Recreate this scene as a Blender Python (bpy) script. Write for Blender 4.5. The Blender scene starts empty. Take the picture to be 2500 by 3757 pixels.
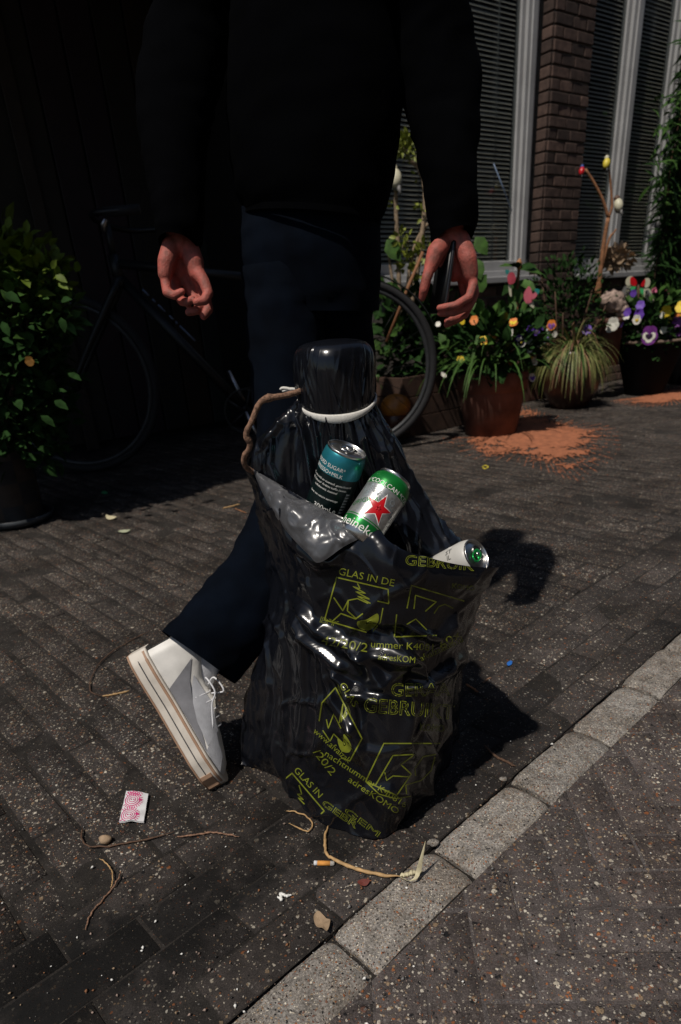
import bpy, bmesh, math, random
import numpy as np
from mathutils import Vector, Matrix, noise
from mathutils.bvhtree import BVHTree
random.seed(7); rng = np.random.default_rng(7)
scene = bpy.context.scene
COL = scene.collection
rad = math.radians

# ------------------------------------------------------------------ camera
PX, PY, CAMH = 1250.0, 2300.0, 0.87            # principal point of the (shifted) lens in 2500x3757 units, eye height
VX, VY = 350.0, 4700.0
F = math.sqrt((PY - 1140.0) * VY)
_d = np.array([VX, VY, F]); _d /= np.linalg.norm(_d); _up = -_d
_Y = np.array([0, 0, 1.0]) - _up * _up[2]; _Y /= np.linalg.norm(_Y); _X = np.cross(_Y, _up)
R = np.array([_X, _Y, _up]); CAM = np.array([0, 0, CAMH])
cd = bpy.data.cameras.new('camera'); cam = bpy.data.objects.new('camera', cd); COL.objects.link(cam)
cd.sensor_fit = 'VERTICAL'; cd.sensor_height = 36; cd.lens = F / 3757 * 36
cd.shift_y = (PY - 1878.5) / 3757; cd.clip_start = 0.02; cd.clip_end = 300
cd.dof.use_dof = True; cd.dof.focus_distance = 1.02; cd.dof.aperture_fstop = 5.6
M3 = np.column_stack([R[:, 0], -R[:, 1], -R[:, 2]])
mw = Matrix([list(M3[i]) + [CAM[i]] for i in range(3)] + [[0, 0, 0, 1]])
cam.matrix_world = mw
scene.camera = cam

# ------------------------------------------------------------------ light
SUN_EL, SUN_AZ = rad(61), math.atan2(-0.63, -0.777)
world = bpy.data.worlds.new('World'); scene.world = world; world.use_nodes = True
wn = world.node_tree; wn.nodes.clear()
wo = wn.nodes.new('ShaderNodeOutputWorld'); wb = wn.nodes.new('ShaderNodeBackground'); sk = wn.nodes.new('ShaderNodeTexSky')
sk.sky_type = 'NISHITA'; sk.sun_disc = False; sk.sun_elevation = SUN_EL; sk.sun_rotation = SUN_AZ
wb.inputs['Strength'].default_value = 0.05
wn.links.new(sk.outputs[0], wb.inputs['Color']); wn.links.new(wb.outputs[0], wo.inputs['Surface'])
sl = bpy.data.lights.new('sun', 'SUN'); sl.energy = 3.4; sl.angle = rad(1.2); sl.color = (1.0, 0.93, 0.84)
sun = bpy.data.objects.new('sun', sl); COL.objects.link(sun)
SUNV = Vector((math.cos(SUN_EL) * math.sin(SUN_AZ), math.cos(SUN_EL) * math.cos(SUN_AZ), math.sin(SUN_EL)))
sun.rotation_euler = (-SUNV).to_track_quat('-Z', 'Y').to_euler(); sun.location = (-4, -4, 8)
scene.view_settings.view_transform = 'Standard'; scene.view_settings.look = 'None'
scene.view_settings.exposure = 0.0; scene.view_settings.gamma = 1.0

# ------------------------------------------------------------------ helpers
def ray(x, y):
    d = np.array([x - PX, y - PY, F]); return R @ (d / np.linalg.norm(d))
def G(x, y, z=0.0):
    r = ray(x, y); return CAM + r * ((z - CAMH) / r[2])
def A(x, y, Y):
    r = ray(x, y); return CAM + r * (Y / r[1])
def PL(x, y, P0, N):
    r = ray(x, y); return CAM + r * (np.dot(np.array(P0) - CAM, N) / np.dot(r, N))
def proj(p):
    q = R.T @ (np.asarray(p, float) - CAM); return PX + F * q[0] / q[2], PY + F * q[1] / q[2], q[2]
def projN(P):
    q = (np.asarray(P) - CAM) @ R; return np.column_stack([PX + F * q[:, 0] / q[:, 2], PY + F * q[:, 1] / q[:, 2]])
def cw(x, y, z):                       # a direction given along (right, down, away from lens) turned into the world
    v = R @ np.array([x, y, z], float); return v / np.linalg.norm(v)
def unit(v):
    v = np.asarray(v, float); return v / (np.linalg.norm(v) + 1e-12)
def nz(p, s=1.0, o=0.0):
    return noise.noise(Vector((p[0] * s + o, p[1] * s + o * .7, p[2] * s - o)))
def catmull(P, n, closed=False):
    P = np.asarray(P, float); m = len(P); out = []
    ts = np.linspace(0, m if closed else m - 1, n, endpoint=not closed)
    for t in ts:
        i = int(math.floor(t)); f = t - i
        if closed: a, b, c, d = P[(i - 1) % m], P[i % m], P[(i + 1) % m], P[(i + 2) % m]
        else:
            if i >= m - 1: i, f = m - 2, 1.0
            b, c = P[i], P[i + 1]; a = P[i - 1] if i > 0 else 2 * b - c; d = P[i + 2] if i + 2 < m else 2 * c - b
        out.append(0.5 * (2 * b + (c - a) * f + (2 * a - 5 * b + 4 * c - d) * f * f + (3 * b - a - 3 * c + d) * f ** 3))
    return np.array(out)

class MB:
    def __init__(s): s.v = []; s.f = []; s.m = []
    def add(s, vs, fs, mi=0):
        o = len(s.v); s.v.extend([tuple(map(float, p)) for p in vs])
        s.f.extend([tuple(i + o for i in q) for q in fs]); s.m.extend([mi] * len(fs)); return s
    def box(s, c, size, ax=None, mi=0, bev=0.0):
        c = np.asarray(c, float); ax = np.eye(3) if ax is None else np.asarray(ax, float)
        hx, hy, hz = [k / 2 for k in size]
        if bev <= 0:
            L = [(-1, -1, -1), (1, -1, -1), (1, 1, -1), (-1, 1, -1), (-1, -1, 1), (1, -1, 1), (1, 1, 1), (-1, 1, 1)]
            vs = [c + ax[0] * hx * a + ax[1] * hy * b + ax[2] * hz * d for a, b, d in L]
            return s.add(vs, [(0, 3, 2, 1), (4, 5, 6, 7), (0, 1, 5, 4), (1, 2, 6, 5), (2, 3, 7, 6), (3, 0, 4, 7)], mi)
        bm = bmesh.new(); bmesh.ops.create_cube(bm, size=1)
        for v in bm.verts: v.co = Vector((v.co.x * size[0], v.co.y * size[1], v.co.z * size[2]))
        bmesh.ops.bevel(bm, geom=bm.edges[:], offset=bev, segments=2, affect='EDGES', profile=.5)
        bm.verts.index_update()
        vs = [c + ax[0] * v.co.x + ax[1] * v.co.y + ax[2] * v.co.z for v in bm.verts]
        fs = [[v.index for v in f.verts] for f in bm.faces]; bm.free(); return s.add(vs, fs, mi)
    def tube(s, P, r, n=8, mi=0, cap=True, squash=None):
        P = np.asarray(P, float); m = len(P)
        r = np.full(m, r, float) if np.isscalar(r) else np.interp(np.linspace(0, 1, m), np.linspace(0, 1, len(r)), r)
        T = np.gradient(P, axis=0) if m > 2 else np.array([P[1] - P[0]] * 2)
        T = T / (np.linalg.norm(T, axis=1)[:, None] + 1e-12)
        u = np.cross(T[0], [0, 0, 1.0]);
        if np.linalg.norm(u) < 1e-3: u = np.cross(T[0], [0, 1.0, 0])
        u = unit(u); vs = []; fs = []
        for i in range(m):
            u = unit(u - T[i] * np.dot(u, T[i])); w = np.cross(T[i], u)
            for k in range(n):
                a = 2 * math.pi * k / n; vs.append(P[i] + r[i] * (math.cos(a) * u + math.sin(a) * w))
        for i in range(m - 1):
            for k in range(n): fs.append((i * n + k, i * n + (k + 1) % n, (i + 1) * n + (k + 1) % n, (i + 1) * n + k))
        if cap: fs.append(tuple(range(n - 1, -1, -1))); fs.append(tuple(range((m - 1) * n, m * n)))
        return s.add(vs, fs, mi)
    def lathe(s, prof, c, ax=None, n=32, mi=0, mis=None, cap0=False, cap1=False, wob=None):
        c = np.asarray(c, float); ax = np.eye(3) if ax is None else np.asarray(ax, float); vs = []; m = len(prof)
        for i, (r, z) in enumerate(prof):
            for k in range(n):
                a = 2 * math.pi * k / n; rr = r if wob is None else r * wob(a, z)
                vs.append(c + ax[0] * rr * math.cos(a) + ax[1] * rr * math.sin(a) + ax[2] * z)
        o = len(s.v); s.v.extend([tuple(map(float, p)) for p in vs])
        for i in range(m - 1):
            for k in range(n):
                s.f.append((o + i * n + k, o + i * n + (k + 1) % n, o + (i + 1) * n + (k + 1) % n, o + (i + 1) * n + k))
                s.m.append(mi if mis is None else mis[i])
        if cap0: s.f.append(tuple(o + k for k in range(n - 1, -1, -1))); s.m.append(mi if mis is None else mis[0])
        if cap1: s.f.append(tuple(o + (m - 1) * n + k for k in range(n))); s.m.append(mi if mis is None else mis[-1])
        return s
    def grid(s, P, mi=0, closed_u=False):
        P = np.asarray(P, float); a, b = P.shape[:2]; fs = []
        for i in range(a - 1):
            for j in range(b if closed_u else b - 1):
                fs.append((i * b + j, i * b + (j + 1) % b, (i + 1) * b + (j + 1) % b, (i + 1) * b + j))
        return s.add(P.reshape(-1, 3), fs, mi)
    def leaf(s, p, d, n, L, W, bend=.25, fold=.15, mi=0):
        p = np.asarray(p, float); d = unit(d); n = unit(n - d * np.dot(n, d)); w = np.cross(d, n); vs = []; fs = []
        prof = [(0, .08), (.3, .9), (.65, .85), (1, .04)]
        for t, k in prof:
            c = p + d * L * t - n * bend * L * t * t
            vs += [c + w * W * k / 2 + n * fold * W * k, c, c - w * W * k / 2 + n * fold * W * k]
        for i in range(3):
            o = i * 3; fs += [(o, o + 1, o + 4, o + 3), (o + 1, o + 2, o + 5, o + 4)]
        return s.add(vs, fs, mi)
    def blade(s, p, d, L, W, droop, n=5, mi=0):
        p = np.asarray(p, float); d = unit(d); side = unit(np.cross(d, [0, 0, 1.0]) + 1e-6); vs = []; fs = []; c = p.copy(); dd = d.copy()
        for i in range(n + 1):
            t = i / n; k = W * (1 - t ** 2) * .5 + .0004
            vs += [c + side * k, c - side * k]; c = c + dd * L / n; dd = unit(dd + np.array([0, 0, -droop / n]))
        for i in range(n): fs.append((2 * i, 2 * i + 1, 2 * i + 3, 2 * i + 2))
        return s.add(vs, fs, mi)

def obj(name, mb, mats, parent=None, smooth=True, sharp=None):
    me = bpy.data.meshes.new(name); me.from_pydata(mb.v, [], mb.f)
    mats = mats if isinstance(mats, (list, tuple)) else [mats]
    for m in mats: me.materials.append(m)
    if len(mats) > 1: me.polygons.foreach_set('material_index', mb.m)
    if smooth: me.polygons.foreach_set('use_smooth', [True] * len(me.polygons))
    me.update()
    if sharp is not None: me.set_sharp_from_angle(angle=rad(sharp))
    return link(name, me, parent)
def link(name, me, parent=None):
    o = bpy.data.objects.new(name, me); COL.objects.link(o)
    if parent is not None:
        o.parent = parent
        if parent.parent is None: o.matrix_parent_inverse = Matrix.Translation(-Vector(parent.location))
    return o
def tag(o, label=None, cat=None, group=None, kind=None):
    if label: o['label'] = label
    if cat: o['category'] = cat
    if group: o['group'] = group
    if kind: o['kind'] = kind
    return o
def thing(name, label, cat, loc, group=None):
    o = bpy.data.objects.new(name, None); COL.objects.link(o); o.location = [float(k) for k in loc]; o.empty_display_size = .05
    return tag(o, label, cat, group)

# ------------------------------------------------------------------ materials
def nmat(name):
    m = bpy.data.materials.new(name); m.use_nodes = True; nt = m.node_tree
    return m, nt, nt.nodes['Principled BSDF']
def N(nt, t, **kw):
    n = nt.nodes.new(t)
    for k, v in kw.items():
        if k.startswith('i_'): n.inputs[int(k[2:]) if k[2:].isdigit() else k[2:]].default_value = v
        else: setattr(n, k, v)
    return n
def pos(nt): return N(nt, 'ShaderNodeNewGeometry').outputs['Position']
def c4(c): return (c[0], c[1], c[2], 1)
def ramp(nt, fac, stops, const=False):
    r = N(nt, 'ShaderNodeValToRGB'); e = r.color_ramp
    if const: e.interpolation = 'CONSTANT'
    while len(e.elements) > len(stops): e.elements.remove(e.elements[-1])
    while len(e.elements) < len(stops): e.elements.new(.5)
    for el, (p, c) in zip(e.elements, stops): el.position = p; el.color = c4(c)
    nt.links.new(fac, r.inputs[0]); return r.outputs[0]
def mix(nt, fac, a, b, mode='MIX'):
    n = N(nt, 'ShaderNodeMix', data_type='RGBA', blend_type=mode)
    for k, v in ((0, fac), (6, a), (7, b)):
        if isinstance(v, (int, float)): n.inputs[k].default_value = v
        elif isinstance(v, tuple): n.inputs[k].default_value = c4(v)
        else: nt.links.new(v, n.inputs[k])
    return n.outputs[2]
def math_(nt, op, a, b=None, clamp=False):
    n = N(nt, 'ShaderNodeMath', operation=op, use_clamp=clamp)
    for k, v in ((0, a), (1, b)):
        if v is None: continue
        if isinstance(v, (int, float)): n.inputs[k].default_value = v
        else: nt.links.new(v, n.inputs[k])
    return n.outputs[0]
def noise_(nt, vec, scale, detail=3, rough=.55):
    n = N(nt, 'ShaderNodeTexNoise'); n.inputs['Scale'].default_value = scale; n.inputs['Detail'].default_value = detail; n.inputs['Roughness'].default_value = rough
    nt.links.new(vec, n.inputs['Vector']); return n.outputs[0]
def bump(nt, bs, h, strength, dist):
    b = N(nt, 'ShaderNodeBump'); b.inputs['Strength'].default_value = strength; b.inputs['Distance'].default_value = dist
    nt.links.new(h, b.inputs['Height']); nt.links.new(b.outputs[0], bs.inputs['Normal'])
def mat(name, col, rough=.6, var=.25, scale=30, bmp=0, bscale=200, metal=0, spec=.5, hue=None, objvar=0, bdist=.002):
    m, nt, bs = nmat(name); P = pos(nt)
    n = noise_(nt, P, scale, 4)
    a = tuple(c * (1 - var) for c in col); b = tuple(c * (1 + var) for c in (hue or col))
    c = ramp(nt, n, [(.3, a), (.7, b)])
    if objvar:
        oi = N(nt, 'ShaderNodeObjectInfo'); k = ramp(nt, oi.outputs['Random'], [(0, (1 - objvar,) * 3), (1, (1 + objvar,) * 3)])
        c = mix(nt, 1.0, c, k, 'MULTIPLY')
    nt.links.new(c, bs.inputs['Base Color']); bs.inputs['Roughness'].default_value = rough
    bs.inputs['Metallic'].default_value = metal; bs.inputs['Specular IOR Level'].default_value = spec
    if bmp: bump(nt, bs, noise_(nt, P, bscale, 5, .65), bmp, bdist)
    return m
def aggregate(name, base, dirt, layers, dirtscale=5, bright=1.0, rough=.85, objvar=.18, grain=420, bumpd=.0018, stains_shade=()):
    """exposed-aggregate concrete; layers: (cells per metre, share of cells with a stone, stone radius)"""
    m, nt, bs = nmat(name); P = pos(nt); B = bright
    cem = ramp(nt, noise_(nt, P, grain, 4, .8), [(.28, tuple(c * .35 for c in base)), (.5, base), (.72, tuple(c * 2.3 for c in base))])
    blot = ramp(nt, noise_(nt, P, 42, 4, .6), [(.3, (.62,) * 3), (.7, (1.35,) * 3)]); cem = mix(nt, 1.0, cem, blot, 'MULTIPLY')
    warp = N(nt, 'ShaderNodeVectorMath', operation='ADD'); nn = N(nt, 'ShaderNodeTexNoise'); nn.inputs['Scale'].default_value = 130; nn.inputs['Detail'].default_value = 3; nt.links.new(P, nn.inputs['Vector'])
    sc = N(nt, 'ShaderNodeVectorMath', operation='SCALE'); sc.inputs[3].default_value = .007
    nt.links.new(nn.outputs['Color'], sc.inputs[0]); nt.links.new(P, warp.inputs[0]); nt.links.new(sc.outputs[0], warp.inputs[1])
    col = cem; hh = math_(nt, 'MULTIPLY', noise_(nt, P, grain, 4, .75), 1.2)
    for k, (s, share, rad_) in enumerate(layers):
        v = N(nt, 'ShaderNodeTexVoronoi'); v.inputs['Scale'].default_value = s
        off = N(nt, 'ShaderNodeVectorMath', operation='ADD'); off.inputs[1].default_value = (k * 3.7, k * 1.3, 0); nt.links.new(warp.outputs[0], off.inputs[0]); nt.links.new(off.outputs[0], v.inputs['Vector'])
        sep = N(nt, 'ShaderNodeSeparateColor'); nt.links.new(v.outputs['Color'], sep.inputs[0])
        pres = math_(nt, 'GREATER_THAN', sep.outputs[0], 1 - share)
        size = math_(nt, 'MULTIPLY_ADD', sep.outputs[2], rad_ * .75); size.node.inputs[2].default_value = rad_ * .5
        near = math_(nt, 'MULTIPLY', math_(nt, 'SUBTRACT', size, v.outputs['Distance']), 11, True); mk = math_(nt, 'MULTIPLY', near, pres)
        pc = ramp(nt, sep.outputs[1], [(0, (.012 * B, .012 * B, .014 * B)), (.12, (.10 * B, .085 * B, .07 * B)), (.26, (.30 * B, .22 * B, .14 * B)), (.40, (.42 * B, .38 * B, .31 * B)), (.56, (.20 * B, .185 * B, .175 * B)), (.70, (.30 * B, .115 * B, .045 * B)), (.77, (.62 * B, .58 * B, .49 * B)), (.9, (.17 * B, .085 * B, .06 * B))], True)
        col = mix(nt, mk, col, pc); hh = math_(nt, 'ADD', hh, math_(nt, 'MULTIPLY', mk, 1.0 if k == 0 else .5))
    dm = ramp(nt, noise_(nt, P, dirtscale, 6, .62), [(.36, dirt), (.6, (1, 1, 1))]); col = mix(nt, 1.0, col, dm, 'MULTIPLY')
    for (cx, cy, an, la, lb, dk) in stains_shade:        # wet dirt soaked into the stones, and shadow painted right of the bag
        sub = N(nt, 'ShaderNodeVectorMath', operation='SUBTRACT'); sub.inputs[1].default_value = (cx, cy, 0); nt.links.new(P, sub.inputs[0])
        ro = N(nt, 'ShaderNodeVectorRotate', rotation_type='Z_AXIS'); ro.inputs['Angle'].default_value = -an; nt.links.new(sub.outputs[0], ro.inputs['Vector'])
        ml = N(nt, 'ShaderNodeVectorMath', operation='MULTIPLY'); ml.inputs[1].default_value = (1 / la, 1 / lb, 0); nt.links.new(ro.outputs[0], ml.inputs[0])
        ln = N(nt, 'ShaderNodeVectorMath', operation='LENGTH'); nt.links.new(ml.outputs[0], ln.inputs[0])
        d_ = math_(nt, 'ADD', ln.outputs['Value'], math_(nt, 'MULTIPLY', math_(nt, 'SUBTRACT', noise_(nt, P, 16, 5, .6), .5), 2.2))
        col = mix(nt, 1.0, col, ramp(nt, d_, [(.45, (dk, dk, dk)), (1.0, (1, 1, 1))]), 'MULTIPLY')
    if objvar:
        oi = N(nt, 'ShaderNodeObjectInfo'); k = ramp(nt, oi.outputs['Random'], [(0, (1 - objvar,) * 3), (.5, (1, .97, .94)), (1, (1 + objvar, 1 + objvar * .9, 1 + objvar * .8))]); col = mix(nt, 1.0, col, k, 'MULTIPLY')
    nt.links.new(col, bs.inputs['Base Color']); bs.inputs['Roughness'].default_value = rough; bs.inputs['Specular IOR Level'].default_value = .3
    bump(nt, bs, hh, .85, bumpd)
    return m

M = {}
_st = [(*G(560, 3430)[:2], rad(41.5), .34, .10, .2), (*G(1240, 3090)[:2], rad(41.5), .14, .06, .35), (*G(120, 3560)[:2], rad(41.5), .2, .10, .3), (*G(1850, 2700)[:2], rad(41.5), .22, .07, .5), (*G(1120, 2960)[:2], rad(20), .12, .06, .35)]  # soaked dirt, plus the bag's shadow painted into the gutter on its right
M['road'] = aggregate('road_paver', (.078, .067, .0645), (.66, .62, .6), [(66, .34, .38), (110, .5, .38), (190, .55, .38), (330, .5, .36)], 4.5, .92)
M['pave'] = aggregate('pavement_paver', (.036, .031, .029), (.45, .42, .39), [(72, .28, .37), (115, .45, .38), (200, .5, .37), (330, .5, .36)], 3.0, .88, stains_shade=_st)
M['band'] = aggregate('gutter_paver', (.048, .0415, .039), (.26, .24, .22), [(72, .28, .36), (130, .38, .37), (260, .5, .36)], 2.4, .9, stains_shade=_st)
M['kerb'] = aggregate('kerb_concrete', (.235, .222, .205), (.68, .64, .60), [(240, .6, .42), (330, .6, .44)], 10, 1.2, objvar=.08, grain=260)
M['sandjoint'] = aggregate('joint_sand', (.088, .077, .075), (.7, .67, .64), [(100, .34, .37), (190, .45, .37), (380, .5, .36)], 6, .85, objvar=0)
M['soil'] = aggregate('joint_soil', (.024, .0205, .018), (.4, .38, .35), [(110, .35, .36), (240, .4, .36)], 6, .6, objvar=0)
M['osand'] = mat('orange_sand', (.33, .115, .052), .95, .3, 25, .9, 500, bdist=.003)
M['plastic'] = None
M['black_cloth'] = mat('black_cloth', (.0009, .0010, .0014), .95, .3, 9, .5, 900, spec=.02)
M['denim'] = mat('denim', (.0015, .0031, .0068), .9, .35, 14, .6, 1400, spec=.06)
M['skin'] = mat('skin', (.34, .125, .095), .55, .38, 55, .8, 230, spec=.3, hue=(.36, .085, .065))
M['hair'] = mat('hair', (.02, .013, .009), .6)
M['shoe'] = mat('shoe_leather', (.70, .68, .64), .5, .08, 40, .15, 600)
M['sole'] = mat('sole_rubber', (.60, .55, .48), .6, .08, 40, .1, 500)
M['gum'] = mat('gum_rubber', (.36, .22, .14), .65, .1, 40)
M['grey_cloth'] = mat('grey_suede', (.42, .425, .45), .9, .12, 60, .4, 1200)
M['midgrey'] = mat('mid_grey_panel', (.20, .20, .215), .8, .15, 50)
M['darkgrey'] = mat('dark_grey_trim', (.06, .06, .065), .7, .15, 50)
M['lace'] = mat('lace_cotton', (.66, .66, .68), .8, .1, 80)
M['phone'] = mat('phone_black', (.008, .008, .009), .25, .1, 20)
M['phone_edge'] = mat('phone_frame', (.10, .105, .115), .38, .1, 20, metal=.9)
M['terracotta'] = mat('terracotta', (.080, .029, .017), .85, .4, 7, .35, 160, hue=(.11, .046, .030))
M['glazed'] = mat('brown_glaze', (.045, .014, .008), .32, .3, 12)
M['blackpot'] = mat('black_plastic_pot', (.006, .006, .007), .85, .2, 12, spec=.15)
M['rimdust'] = mat('dusty_rim', (.16, .11, .08), .8, .3, 30)
M['wood'] = mat('weathered_wood', (.05, .026, .016), .85, .4, 14, .5, 90)
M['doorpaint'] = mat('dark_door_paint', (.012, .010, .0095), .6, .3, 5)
M['brick'] = mat('brick', (.060, .034, .026), .9, .35, 22, .7, 130, objvar=.5, hue=(.072, .044, .034))
M['mortar'] = mat('mortar', (.15, .135, .115), .95, .3, 40, .5, 300)
M['frame'] = mat('window_paint', (.36, .36, .36), .45, .1, 6)
M['frame_dk'] = mat('window_paint_grey', (.10, .10, .105), .5, .12, 6)
M['slat'] = mat('blind_slat', (.76, .69, .59), .55, .08, 4)
M['cordw'] = mat('blind_cord', (.3, .29, .27), .8)
M['room'] = mat('dark_room', (.012, .012, .012), .9)
M['tyre'] = mat('tyre_rubber', (.010, .010, .0115), .8, .25, 30, .3, 200)
M['bikeblack'] = mat('bike_black_paint', (.0045, .005, .006), .5, .2, 10)
M['bikeblue'] = mat('bike_blue_glint', (.10, .13, .2), .5, .3, 40)
M['steel'] = mat('steel', (.4, .4, .42), .3, .1, 20, metal=1)
M['alu'] = mat('aluminium', (.62, .61, .59), .28, .06, 60, metal=1)
M['aludark'] = mat('can_inside', (.004, .004, .004), .6)
M['canteal'] = mat('can_teal', (.022, .21, .26), .3, .08, 40, metal=.55)
M['canblack'] = mat('can_dark_green', (.004, .012, .012), .28, .3, 40, metal=.2)
M['cansilver'] = mat('can_silver', (.50, .51, .50), .3, .22, 160, metal=.75)
M['cangreen'] = mat('can_green', (.01, .20, .035), .3, .1, 40, metal=.45)
M['canwhite'] = mat('can_white', (.50, .49, .46), .38, .04, 30)
M['white'] = mat('print_white', (.75, .74, .70), .5, .05, 30)
M['whitegrey'] = mat('print_grey', (.22, .24, .25), .5, .1, 30)
M['red'] = mat('print_red', (.50, .006, .012), .35, .1, 30)
M['inkblack'] = mat('print_black', (.008, .008, .008), .5)
M['tabgreen'] = mat('tab_green', (.01, .36, .07), .25, .05, 40, metal=.6)
M['yprint'] = mat('print_yellow_green', (.17, .19, .014), .5, .3, 60)
M['band_rubber'] = mat('white_band', (.62, .60, .55), .5, .12, 300, .3, 800)
M['bark'] = mat('stem_bark', (.17, .088, .052), .85, .5, 240, 1.0, 420, hue=(.24, .135, .085))
M['bark_pale'] = mat('pale_bark', (.26, .19, .125), .9, .4, 60, .5, 200)
M['bark_orange'] = mat('orange_bark', (.24, .105, .045), .8, .35, 40, .4, 200)
M['leaf_y'] = mat('leaf_yellow_green', (.085, .125, .012), .6, .4, 18, spec=.2)
M['leaf'] = mat('leaf_green', (.042, .095, .017), .6, .45, 22, spec=.2)
M['leaf_d'] = mat('leaf_dark', (.018, .045, .012), .85, .45, 22, spec=.05)
M['leaf_bud'] = mat('leaf_spring', (.17, .20, .02), .55, .4, 40)
M['sedge'] = mat('sedge_leaf', (.19, .15, .05), .6, .45, 35, hue=(.15, .17, .05))
M['dead'] = mat('dead_leaf', (.20, .10, .055), .8, .35, 40)
M['stemg'] = mat('green_stem', (.06, .12, .03), .6)
M['pet_w'] = mat('petal_white', (.66, .64, .56), .6, .06, 60)
M['pet_v'] = mat('petal_violet', (.10, .03, .32), .6, .3, 60)
M['pet_p'] = mat('petal_purple', (.16, .025, .22), .6, .2, 60)
M['pet_o'] = mat('petal_orange', (.62, .17, .012), .6, .2, 60)
M['pet_y'] = mat('petal_yellow', (.68, .48, .02), .6, .12, 60)
M['pet_k'] = mat('petal_dark', (.02, .004, .03), .6, .2, 60)
M['pet_pink'] = mat('petal_pink', (.50, .13, .22), .6, .15, 60)
M['pink'] = mat('ornament_pink', (.62, .14, .19), .5, .1, 40)
M['tealp'] = mat('ornament_teal', (.02, .22, .2), .5, .1, 40)
M['greenp'] = mat('ornament_green', (.05, .42, .14), .5, .1, 40)
M['creamp'] = mat('ornament_cream', (.55, .52, .38), .5, .12, 60)
M['greyp'] = mat('ornament_grey', (.16, .155, .15), .6, .35, 40)
M['yellowp'] = mat('ornament_yellow', (.62, .50, .05), .5, .12, 30)
M['bluep'] = mat('ornament_blue', (.03, .06, .25), .5)
M['stone'] = mat('stone_ornament', (.30, .22, .18), .9, .55, 45, .8, 90)
M['pumpkin'] = mat('orange_glaze', (.27, .10, .010), .45, .2, 14)
M['paper'] = mat('paper_white', (.62, .62, .63), .7, .08, 60, .3, 90)
M['magenta'] = mat('print_magenta', (.52, .02, .16), .6, .2, 200)
M['filter'] = mat('cigarette_filter', (.62, .27, .055), .8, .15, 300)
M['ash'] = mat('ash', (.35, .33, .3), .9, .5, 600)
M['straw'] = mat('straw', (.40, .25, .11), .7, .3, 90)
M['strawpale'] = mat('straw_pale', (.58, .52, .34), .6, .2, 90)
M['twig'] = mat('twig', (.085, .045, .026), .85, .4, 120)
M['leaf_brown'] = mat('litter_leaf_tan', (.30, .21, .13), .8, .25, 60, .5, 200)
M['leaf_red'] = mat('litter_leaf_red', (.13, .028, .02), .7, .3, 90)
M['litterblue'] = mat('litter_blue', (.02, .12, .42), .5)
M['cream_wall'] = mat('cream_paint', (.55, .50, .42), .7, .08, 3)
M['iron'] = mat('bollard_iron', (.03, .01, .01), .6)

def plastic():
    m, nt, bs = nmat('bin_bag_plastic'); P = pos(nt)
    bs.inputs['Base Color'].default_value = (.0048, .0054, .0078, 1); bs.inputs['Specular IOR Level'].default_value = .55
    nt.links.new(ramp(nt, noise_(nt, P, 26, 3), [(.3, (.15,) * 3), (.7, (.30,) * 3)]), bs.inputs['Roughness'])
    wv = N(nt, 'ShaderNodeTexNoise', noise_type='RIDGED_MULTIFRACTAL'); wv.inputs['Scale'].default_value = 26; wv.inputs['Detail'].default_value = 3; wv.inputs['Distortion'].default_value = .4
    mp = N(nt, 'ShaderNodeVectorMath', operation='MULTIPLY'); mp.inputs[1].default_value = (1.2, 1.2, .55); nt.links.new(P, mp.inputs[0]); nt.links.new(mp.outputs[0], wv.inputs['Vector'])
    h = math_(nt, 'ADD', math_(nt, 'MULTIPLY', wv.outputs[0], .35), math_(nt, 'MULTIPLY', noise_(nt, P, 150, 3, .5), .12))
    bump(nt, bs, h, .3, .0018); return m
M['plastic'] = plastic()
def glass():
    m, nt, bs = nmat('window_glass'); nt.nodes.remove(bs); out = nt.nodes['Material Output']
    t = N(nt, 'ShaderNodeBsdfTransparent'); t.inputs[0].default_value = (.82, .84, .83, 1); g = N(nt, 'ShaderNodeBsdfGlossy'); g.inputs['Roughness'].default_value = .01
    ge = N(nt, 'ShaderNodeNewGeometry'); dt = N(nt, 'ShaderNodeVectorMath', operation='DOT_PRODUCT'); nt.links.new(ge.outputs['Normal'], dt.inputs[0]); nt.links.new(ge.outputs['Incoming'], dt.inputs[1])
    f2 = math_(nt, 'POWER', math_(nt, 'SUBTRACT', 1.0, math_(nt, 'ABSOLUTE', dt.outputs['Value'])), 5.0); f2 = math_(nt, 'MULTIPLY_ADD', f2, .95, True); f2.node.inputs[2].default_value = .045
    mx = N(nt, 'ShaderNodeMixShader'); nt.links.new(f2, mx.inputs[0]); nt.links.new(t.outputs[0], mx.inputs[1]); nt.links.new(g.outputs[0], mx.inputs[2]); nt.links.new(mx.outputs[0], out.inputs[0]); return m
M['glass'] = glass()

# ------------------------------------------------------------------ ground : street, kerb, gutter, pavement
KA = rad(41.5); EK = np.array([math.cos(KA), math.sin(KA), 0]); NK = np.array([-EK[1], EK[0], 0])
def SN(s, n, z=0.0): return EK * s + NK * n + np.array([0, 0, z])
def strip(name, s0, s1, n0, n1, z, m, step=None):
    mb = MB(); mb.add([SN(s0, n0, z), SN(s1, n0, z), SN(s1, n1, z), SN(s0, n1, z)], [(0, 1, 2, 3)])
    return tag(obj(name, mb, m, smooth=False), kind='structure')
earth = MB(); earth.add([(-150, -150, -.06), (150, -150, -.06), (150, 150, -.06), (-150, 150, -.06)], [(0, 1, 2, 3)])
tag(obj('ground', earth, M['soil'], smooth=False), kind='structure')
road = strip('road', -9, 16, -7, .444, -.0024, M['sandjoint'])
kerb = strip('kerb', -9, 16, .4445, .5435, -.012, M['soil'])
gutter = strip('gutter', -9, 16, .544, .886, -.0018, M['soil'])
pavement = strip('pavement', -9, 16, .8865, 9, -.0022, M['soil'])

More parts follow.
